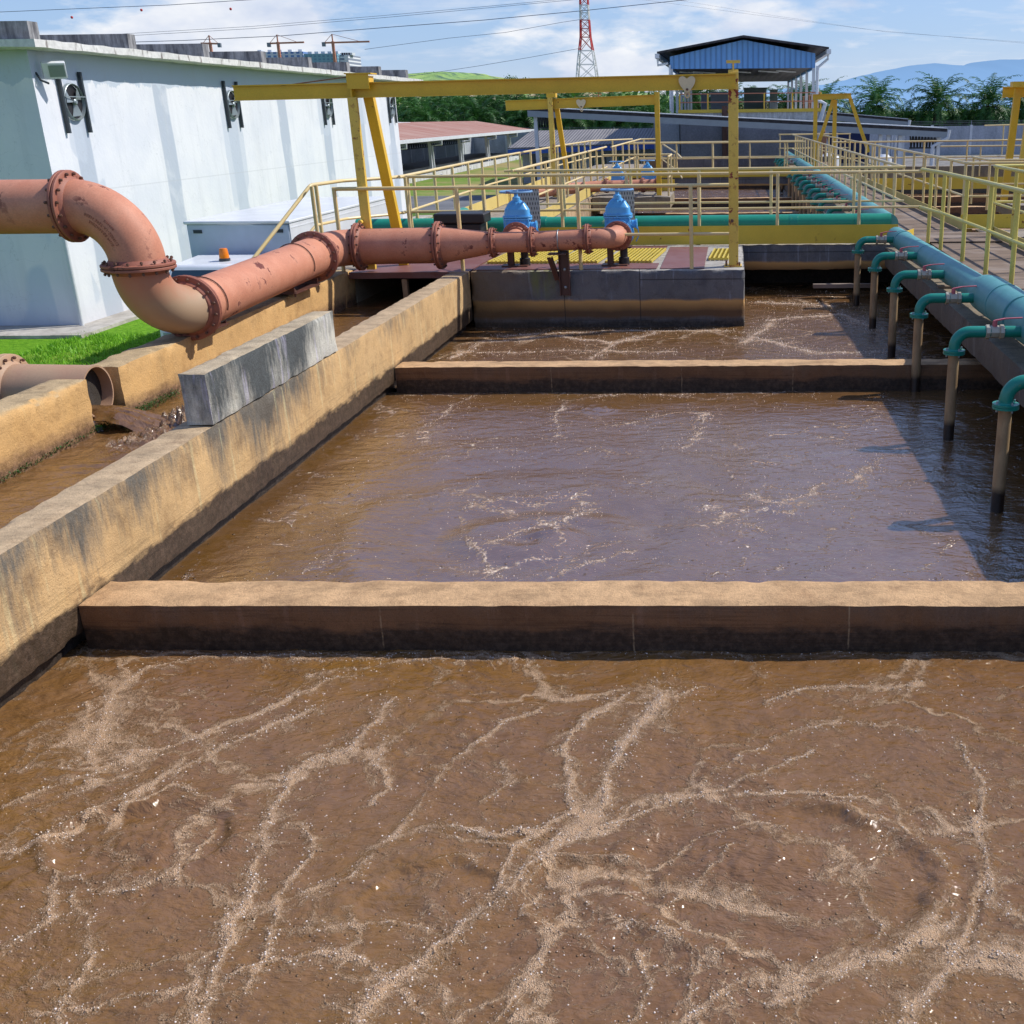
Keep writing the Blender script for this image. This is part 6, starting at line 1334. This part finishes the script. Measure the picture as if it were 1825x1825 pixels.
# worker glimpsed under the roof: head and shoulders
def person(label, x, y, z, h=1.7):
    s = h/1.7; J = {'hip': (0, 0, .92), 'chest': (0, 0, 1.28), 'neck': (0, 0, 1.45), 'head': (0, -.02, 1.60)}
    bm = bmesh.new(); sl_ = bm.verts.layers.skin.verify(); V_ = {}
    def add(n_, p, r): v = bm.verts.new(Vector(p)*s); v[sl_].radius = (r*s, r*s*.8); V_[n_] = v; return v
    add('hip', (0, 0, .92), .14); add('waist', (0, 0, 1.08), .13); add('chest', (0, 0, 1.30), .16); add('neck', (0, 0, 1.45), .055); add('head', (0, -.01, 1.58), .09); add('crown', (0, 0, 1.68), .07)
    for sg, n_ in ((-1, 'l'), (1, 'r')):
        add('sh'+n_, (.18*sg, 0, 1.39), .06); add('el'+n_, (.24*sg, .02, 1.12), .043); add('ha'+n_, (.22*sg, -.12, .90), .035)
        add('kn'+n_, (.10*sg, -.01, .50), .06); add('an'+n_, (.10*sg, .02, .08), .042); add('to'+n_, (.11*sg, -.14, .04), .035)
    for a1, b1 in (('hip', 'waist'), ('waist', 'chest'), ('chest', 'neck'), ('neck', 'head'), ('head', 'crown'), ('chest', 'shl'), ('shl', 'ell'), ('ell', 'hal'), ('chest', 'shr'), ('shr', 'elr'), ('elr', 'har'), ('hip', 'knl'), ('knl', 'anl'), ('anl', 'tol'), ('hip', 'knr'), ('knr', 'anr'), ('anr', 'tor')): bm.edges.new((V_[a1], V_[b1]))
    me = bpy.data.meshes.new('person'); bm.to_mesh(me); bm.free(); me.materials.append(M['person_skin']); me.materials[0] = M['person_skin']
    for sv, v in zip(me.skin_vertices[0].data, me.vertices): sv.use_root = False
    me.skin_vertices[0].data[0].use_root = True
    o = bpy.data.objects.new('person', me); COL.objects.link(o); o.location = (x, y, z); sk = o.modifiers.new('skin', 'SKIN'); sb = o.modifiers.new('sub', 'SUBSURF'); sb.levels = 1; sb.render_levels = 2
    tag(o, label, 'person'); return o
v = atY(1468, 236, 50); person('person in the distance standing behind the A-frame hoist, mostly hidden', v.x, 50, v.z-1.55)

# ------------------------------------------------------------------ pylon, wires, skyline
py = thing('pylon', 'red and white lattice transmission tower behind the yellow beam', 'pylon', (-37, 300, GZ))
base = atY(1051, 230, 300); zb = GZ; cx = base.x
def hw(z):    # half width as a function of height
    zz = [-2.2, 5.8, 14, 20.5, 24.5, 29.5, 40]; ww = [4.3, 3.1, 2.2, 1.25, 1.1, .95, .8]
    return float(np.interp(z, zz, ww))
lv = [-2.2, 2.0, 5.8, 10, 14, 17.3, 20.5, 22.5, 24.5, 26.2, 28, 29.8, 31.6, 33.4, 35.2]
cols = ['red', 'whitetower', 'red', 'whitetower', 'whitetower', 'red', 'red', 'red', 'whitetower', 'whitetower', 'red', 'red', 'whitetower', 'whitetower']
for k, (z0, z1) in enumerate(zip(lv[:-1], lv[1:])):
    mb = MB(); w0, w1 = hw(z0), hw(z1); q0 = [Vector((cx+i*w0, 300+j*w0, z0)) for i, j in ((-1, -1), (1, -1), (1, 1), (-1, 1))]; q1 = [Vector((cx+i*w1, 300+j*w1, z1)) for i, j in ((-1, -1), (1, -1), (1, 1), (-1, 1))]
    for i in range(4):
        j = (i+1) % 4; mb.beam(q0[i], q1[i], .24, .24); mb.beam(q0[i], q1[j], .12, .12); mb.beam(q0[j], q1[i], .12, .12); mb.beam(q1[i], q1[j], .12, .12)
    mb.build('lattice', M[cols[k]], py, smooth=False)
def wire(label, pts, Y, r=.035):
    P = [atY(x, y, Y) for x, y in pts]; mb = MB(); mb.tube(P, r, 5); tag(mb.build('power_line', M['wire']), label, 'cable', group='overhead power lines')
wire('dark overhead wire at the top left corner of the sky', [(-60, 24), (150, 15), (300, 9), (470, -2)], 150, .035)
wire('long dark overhead wire sloping up from the roof fins past the tower', [(-40, 84), (330, 72), (500, 64), (700, 48), (860, 36), (1040, 19), (1200, 2), (1300, -8)], 150, .04)
wire('upper of the two parallel thin wires left of the tower', [(190, 62), (450, 47), (680, 28), (860, 12), (1010, -2)], 190, .028)
wire('lower of the two parallel thin wires left of the tower', [(190, 66), (450, 51), (700, 30), (880, 13), (1040, -2)], 190, .03)
wire('faint wire from the tower sloping down to the right behind the canopy', [(1120, -4), (1350, 27), (1560, 54), (1825, 77), (1900, 82)], 320, .022)
wire('faint wire just under the other right-hand wire', [(1180, -4), (1380, 28), (1580, 57), (1825, 75), (1900, 79)], 330, .02)
wire('faint wire rising from the hill toward the tower', [(690, 142), (850, 118), (940, 103), (1035, 86)], 300, .05)
wire('faint pair of wires left of the tower at mid height', [(650, 88), (800, 68), (900, 58), (1000, 40), (1040, 34)], 300, .05)
def block(label, x0, x1, y1, mat, Y=900, base=240, steps=()):
    a, c = atY(x0, y1, Y), atY(x1, y1, Y); t = thing('tower_block', label, 'building', (a.x, Y, GZ))
    mb = MB(); mb.box(a.x, c.x, Y, Y+30, GZ, a.z); mb.build('wall', M[mat], t, smooth=False)
    mb = MB()
    for i in range(5): x_ = a.x+(c.x-a.x)*(i+.3)/5; mb.box(x_, x_+3, Y+5, Y+12, a.z, a.z+1.8)
    mb.build('roof_plant', M['whitesteel'], t)
block('distant blue and white tower block left of the netted one', 449, 540, 93, 'city_blue')
block('distant tower block wrapped in blue-green netting', 541, 600, 96, 'city_net', 890)
block('distant white end block right of the netted tower', 600, 620, 98, 'city_white', 895)
def tcrane(label, x, ytop, yb, dirn, L, mat='crane_orange', Y=880):
    a = atY(x, ytop, Y); t = thing('tower_crane', label, 'crane', (a.x, Y, GZ))
    mb = MB(); mb.box(a.x-.9, a.x+.9, Y-.9, Y+.9, GZ, a.z-3); mb.build('mast', M[mat], t)
    mb = MB(); mb.beam((a.x-dirn*7, Y, a.z-4), (a.x+dirn*L, Y, a.z-3.5), 1.0, 1.2); mb.build('jib', M[mat], t)
    mb = MB(); mb.beam((a.x, Y, a.z-4), (a.x, Y, a.z+2), .8, .8); mb.beam((a.x, Y, a.z+2), (a.x+dirn*L*.7, Y, a.z-3), .3, .3); mb.beam((a.x, Y, a.z+2), (a.x-dirn*6, Y, a.z-3.5), .3, .3); mb.build('apex', M[mat], t)
    mb = MB(); mb.box(a.x-dirn*7-1.2, a.x-dirn*7+1.2, Y-1, Y+1, a.z-6.5, a.z-3.5); mb.build('counterweight', M['darkgrey'], t)
tcrane('orange tower crane alone above the roof fins', 373, 68, 95, -1, 7)
tcrane('orange tower crane on the blue and white block', 494, 67, 100, 1, 20)
tcrane('tower crane with a grey jib above the netted block', 592, 66, 100, 1, 28)
for k, (x, y, s) in enumerate(((128, 31, 'leftmost'), (252, 18, 'middle'), (411, 16, 'rightmost'))):
    v = atY(x, y, 150.2); mb = MB(); mb.tube2(v-Vector((0, 0, .16)), Vector((0, 0, 1)), [(0, .05), (.05, .13), (.16, .16), (.27, .13), (.32, .05)], 12); tag(mb.build('marker_ball', M['red']), s+' of the three small red dots in the sky over the white building', 'marker ball', 'red aerial marker balls')

# ------------------------------------------------------------------ hill, mountains
def ridge(name, label, mat, prof, Y, depth, base=-30, kind='structure', nx=160, jag=.0, seed=0):
    xs = [atY(p[0], p[1], Y) for p in prof]; X = np.linspace(xs[0].x, xs[-1].x, nx); Zr = np.interp(X, [p.x for p in xs], [p.z for p in xs]); Wd = abs(X[-1]-X[0])
    Zr = Zr+jag*fbm(X/Wd*18, X*0, 4, seed); ny = 14; vs = []; fs = []
    for j in range(ny):
        f = j/(ny-1); k = math.sin(f*PI/2)**.8
        for i in range(nx): vs.append((X[i], Y-depth*(1-f), base+(Zr[i]-base)*k+jag*.8*float(gnoise(np.array(X[i]/Wd*26.), np.array(f*5.), seed+3))*math.sin(f*PI)))
    for j in range(ny-1):
        for i in range(nx-1): a = j*nx+i; fs.append((a, a+1, a+nx+1, a+nx))
    mb = MB(); mb.add(vs, fs); return tag(mb.build(name, M[mat], angle=180), label, kind=kind)
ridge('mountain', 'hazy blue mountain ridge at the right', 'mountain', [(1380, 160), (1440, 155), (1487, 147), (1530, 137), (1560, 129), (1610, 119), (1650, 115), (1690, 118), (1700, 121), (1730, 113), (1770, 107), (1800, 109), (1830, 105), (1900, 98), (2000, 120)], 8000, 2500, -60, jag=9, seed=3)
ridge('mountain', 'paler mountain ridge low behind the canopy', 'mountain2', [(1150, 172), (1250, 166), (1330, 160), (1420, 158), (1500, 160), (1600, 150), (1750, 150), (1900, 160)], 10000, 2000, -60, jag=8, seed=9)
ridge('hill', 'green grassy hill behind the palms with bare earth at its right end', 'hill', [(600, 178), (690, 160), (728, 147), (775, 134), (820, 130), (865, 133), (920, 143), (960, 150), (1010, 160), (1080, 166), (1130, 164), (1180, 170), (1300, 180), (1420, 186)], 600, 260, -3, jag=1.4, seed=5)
# bushes along the hill crest
def blob_tree(mb, c, r, n, rs):
    for i in range(n):
        d = Vector((rs.gauss(0, 1), rs.gauss(0, 1), rs.gauss(0, .75))).normalized()*(r*(.35+.65*rs.random()**.5)); p = c+d
        e = Vector((rs.gauss(0, 1), rs.gauss(0, 1), rs.gauss(0, 1))).normalized(); f = e.cross(d).normalized(); s = r*.13*rs.uniform(.6, 1.4)
        mb.add([p-e*s, p+f*s*.7, p+e*s, p-f*s*.7], [(0, 1, 2, 3)])
rs = random.Random(4)
for k in range(26):
    px_ = rs.choice([rs.uniform(730, 775), rs.uniform(895, 965), rs.uniform(960, 1250), rs.uniform(1090, 1180)]); yb_ = float(np.interp(px_, [728, 775, 820, 865, 920, 960, 1010, 1080, 1180, 1300], [147, 135, 131, 134, 144, 151, 160, 166, 168, 178]))
    Yk = 560; v = atY(px_, yb_+rs.uniform(0, 3), Yk); h = rs.uniform(3, 6); t = thing('tree', 'small dark round tree on the crest of the green hill', 'tree', (v.x, Yk, v.z-h), 'trees along the hill crest')
    mb = MB(); blob_tree(mb, Vector((v.x, Yk, v.z)), h*.55, 90, rs); mb.build('crown', M['palm'], t, smooth=False); mb = MB(); mb.rod((v.x, Yk, v.z-h-3), (v.x, Yk, v.z-h*.2), .25, 6); mb.build('trunk', M['trunk'], t)

# ------------------------------------------------------------------ oil palms
def palm_mesh(seed):
    rs = random.Random(seed); mb = MB(); nf = 40
    for i in range(nf):
        az = i*2.399+rs.uniform(-.15, .15); q = i/nf; elv = math.radians(82-106*q**.85+rs.uniform(-8, 8)); L = rs.uniform(3.6, 4.5)*(1-.12*abs(q-.4)); seg = 10
        p = Vector((0, 0, .1*math.sin(elv))); hd = Vector((math.cos(az), math.sin(az), 0)); sd = Vector((-math.sin(az), math.cos(az), 0)); e = elv; tw = rs.uniform(-.5, .5)
        for k in range(seg):
            d = hd*math.cos(e)+Vector((0, 0, math.sin(e))); nrm = (sd.cross(d)).normalized(); p2 = p+d*(L/seg)
            w = .035*(1-k/seg)+.01; mb.add([p-sd*w, p+sd*w, p2+sd*w*.8, p2-sd*w*.8], [(0, 1, 2, 3)])
            if k > 0:
                for u in (0., .34, .67):
                    o_ = p.lerp(p2, u); t_ = (k+u)/seg; ll = .74*math.sin(min(1, t_*1.15+.12)*PI*.93)**.6*rs.uniform(.8, 1.15)
                    for sg in (-1, 1):
                        dr = (sd*sg*.85+d*.55+nrm*rs.uniform(-.35, .45)+Vector((0, 0, -.04-.16*rs.random()))).normalized(); b0 = d*.034
                        tip = o_+dr*ll+Vector((0, 0, -.10*ll)); md = o_+dr*ll*.5
                        mb.add([o_-b0, o_+b0, md+b0*1.15, tip, md-b0*1.15], [(0, 1, 2, 3, 4)])
            p = p2; e -= (.085+.22*k/seg)*(1.15 if q > .12 else .95)
    me = bpy.data.meshes.new('crown'); me.from_pydata(mb.v, [], mb.f); me.materials.append(M['palm']); return me
crowns = [palm_mesh(s) for s in (1, 2, 3, 4)]
def trunk_mesh():
    mb = MB(); rs = random.Random(5); n = 12; prof = [(i*.5, .42-.008*i+(.05 if i % 2 else 0)) for i in range(n)]+[(n*.5, .62)]
    mb.tube2(Vector((0, 0, -n*.5)), Vector((0, 0, 1)), prof, 12); me = bpy.data.meshes.new('trunk'); me.from_pydata(mb.v, [], mb.f); me.materials.append(M['trunk']); return me
trk = trunk_mesh()
def palm(px_, py_, Y, s, k, label, group=None):
    v = atY(px_, py_, Y); t = thing('palm_tree', label, 'palm tree', (v.x, Y, v.z), group); t.scale = (s, s, s); t.rotation_euler = (0, 0, k*1.7)
    c = bpy.data.objects.new('crown', crowns[k % 4]); COL.objects.link(c); c.parent = t
    d = bpy.data.objects.new('trunk', trk); COL.objects.link(d); d.parent = t; d.scale = (1, 1, max(.4, (v.z-GZ)/(6*s)+.05))
    return t
# front row at the right, each distinct
for k, (x, y, s, Y, lab) in enumerate(((1472, 190, .95, 116, 'oil palm partly hidden behind the right posts of the blue canopy'), (1562, 188, 1.12, 118, 'feathery oil palm left of the middle palm against the mountains'), (1672, 183, 1.15, 118, 'tall oil palm in the middle of the right-hand row'), (1762, 189, 1.15, 118, 'broad oil palm left of the cut-off hoist frame'), (1614, 214, .7, 119, 'lower oil palm filling the gap left of the middle palm'), (1717, 214, .7, 120, 'lower oil palm between the middle and broad palms'), (1822, 196, .95, 122, 'oil palm behind the cut-off hoist frame at the right edge'), (1515, 216, .75, 119, 'low oil palm above the shorter lean-to roof'),
        (1865, 196, 1.1, 120, 'oil palm just beyond the right edge'))):
    palm(x, y, Y, s, k, lab)
for k, (x, y, s, Y) in enumerate(((735, 205, 1.15, 140), (782, 203, 1.2, 143), (828, 203, 1.2, 140), (872, 201, 1.2, 143), (915, 202, 1.2, 140), (958, 205, 1.2, 140), (1000, 202, 1.2, 140), (1045, 206, 1.2, 140), (1085, 204, 1.15, 138), (1130, 206, 1.15, 138), (1170, 204, 1.1, 136), (760, 218, 1.1, 132), (850, 216, 1.1, 132), (935, 216, 1.1, 132), (1020, 216, 1.1, 132), (1105, 217, 1.1, 132), (1160, 220, 1.0, 130), (800, 204, 1.0, 160), (890, 202, 1.0, 160))):
    palm(x, y, Y, s, k+1, 'dark oil palm in the dense row below the hill left of the canopy', 'oil palms in the dense row below the hill')
for k, (x, y, s, Y) in enumerate(((1240, 180, 1.0, 120), (1262, 190, .9, 122), (1306, 188, .9, 122), (1350, 192, .9, 124), (1400, 192, .9, 122), (1432, 186, 1.0, 122))):
    palm(x, y, Y, s, k+2, 'oil palm crown glimpsed through the open canopy', 'oil palms seen through the canopy')
for k, (x, y, s, Y) in enumerate(((1540, 222, .7, 124), (1590, 224, .7, 124), (1640, 222, .7, 124), (1690, 224, .7, 124), (1740, 222, .7, 124), (1790, 222, .7, 124), (1840, 222, .7, 124))):
    palm(x, y, Y, s, k+3, 'dark oil palm in the back row above the precast wall', 'back row of oil palms at the right')
# undergrowth masses
mb = MB(); rs = random.Random(9)
for i in range(70): v = atY(rs.uniform(1440, 1880), rs.uniform(218, 232), rs.uniform(117, 126)); blob_tree(mb, v, rs.uniform(1.0, 1.9), 90, rs)
tag(mb.build('undergrowth', M['palm'], smooth=False), 'dark undergrowth below the right-hand palms', 'undergrowth', kind='stuff')
mb = MB()
for i in range(110): v = atY(rs.uniform(700, 1260), rs.uniform(215, 240), rs.uniform(130, 150)); blob_tree(mb, v, rs.uniform(1.2, 2.4), 90, rs)
tag(mb.build('undergrowth', M['palm'], smooth=False), 'dark undergrowth behind the low grey roofed building', 'undergrowth', kind='stuff')
mb = MB()
for i in range(60): v = atY(rs.uniform(690, 1230), rs.uniform(190, 206), rs.uniform(170, 230)); blob_tree(mb, v, rs.uniform(2., 4.5), 110, rs)
tag(mb.build('undergrowth', M['shrub'], smooth=False), 'lighter scrub on the lower slope of the hill', 'scrub', kind='stuff')
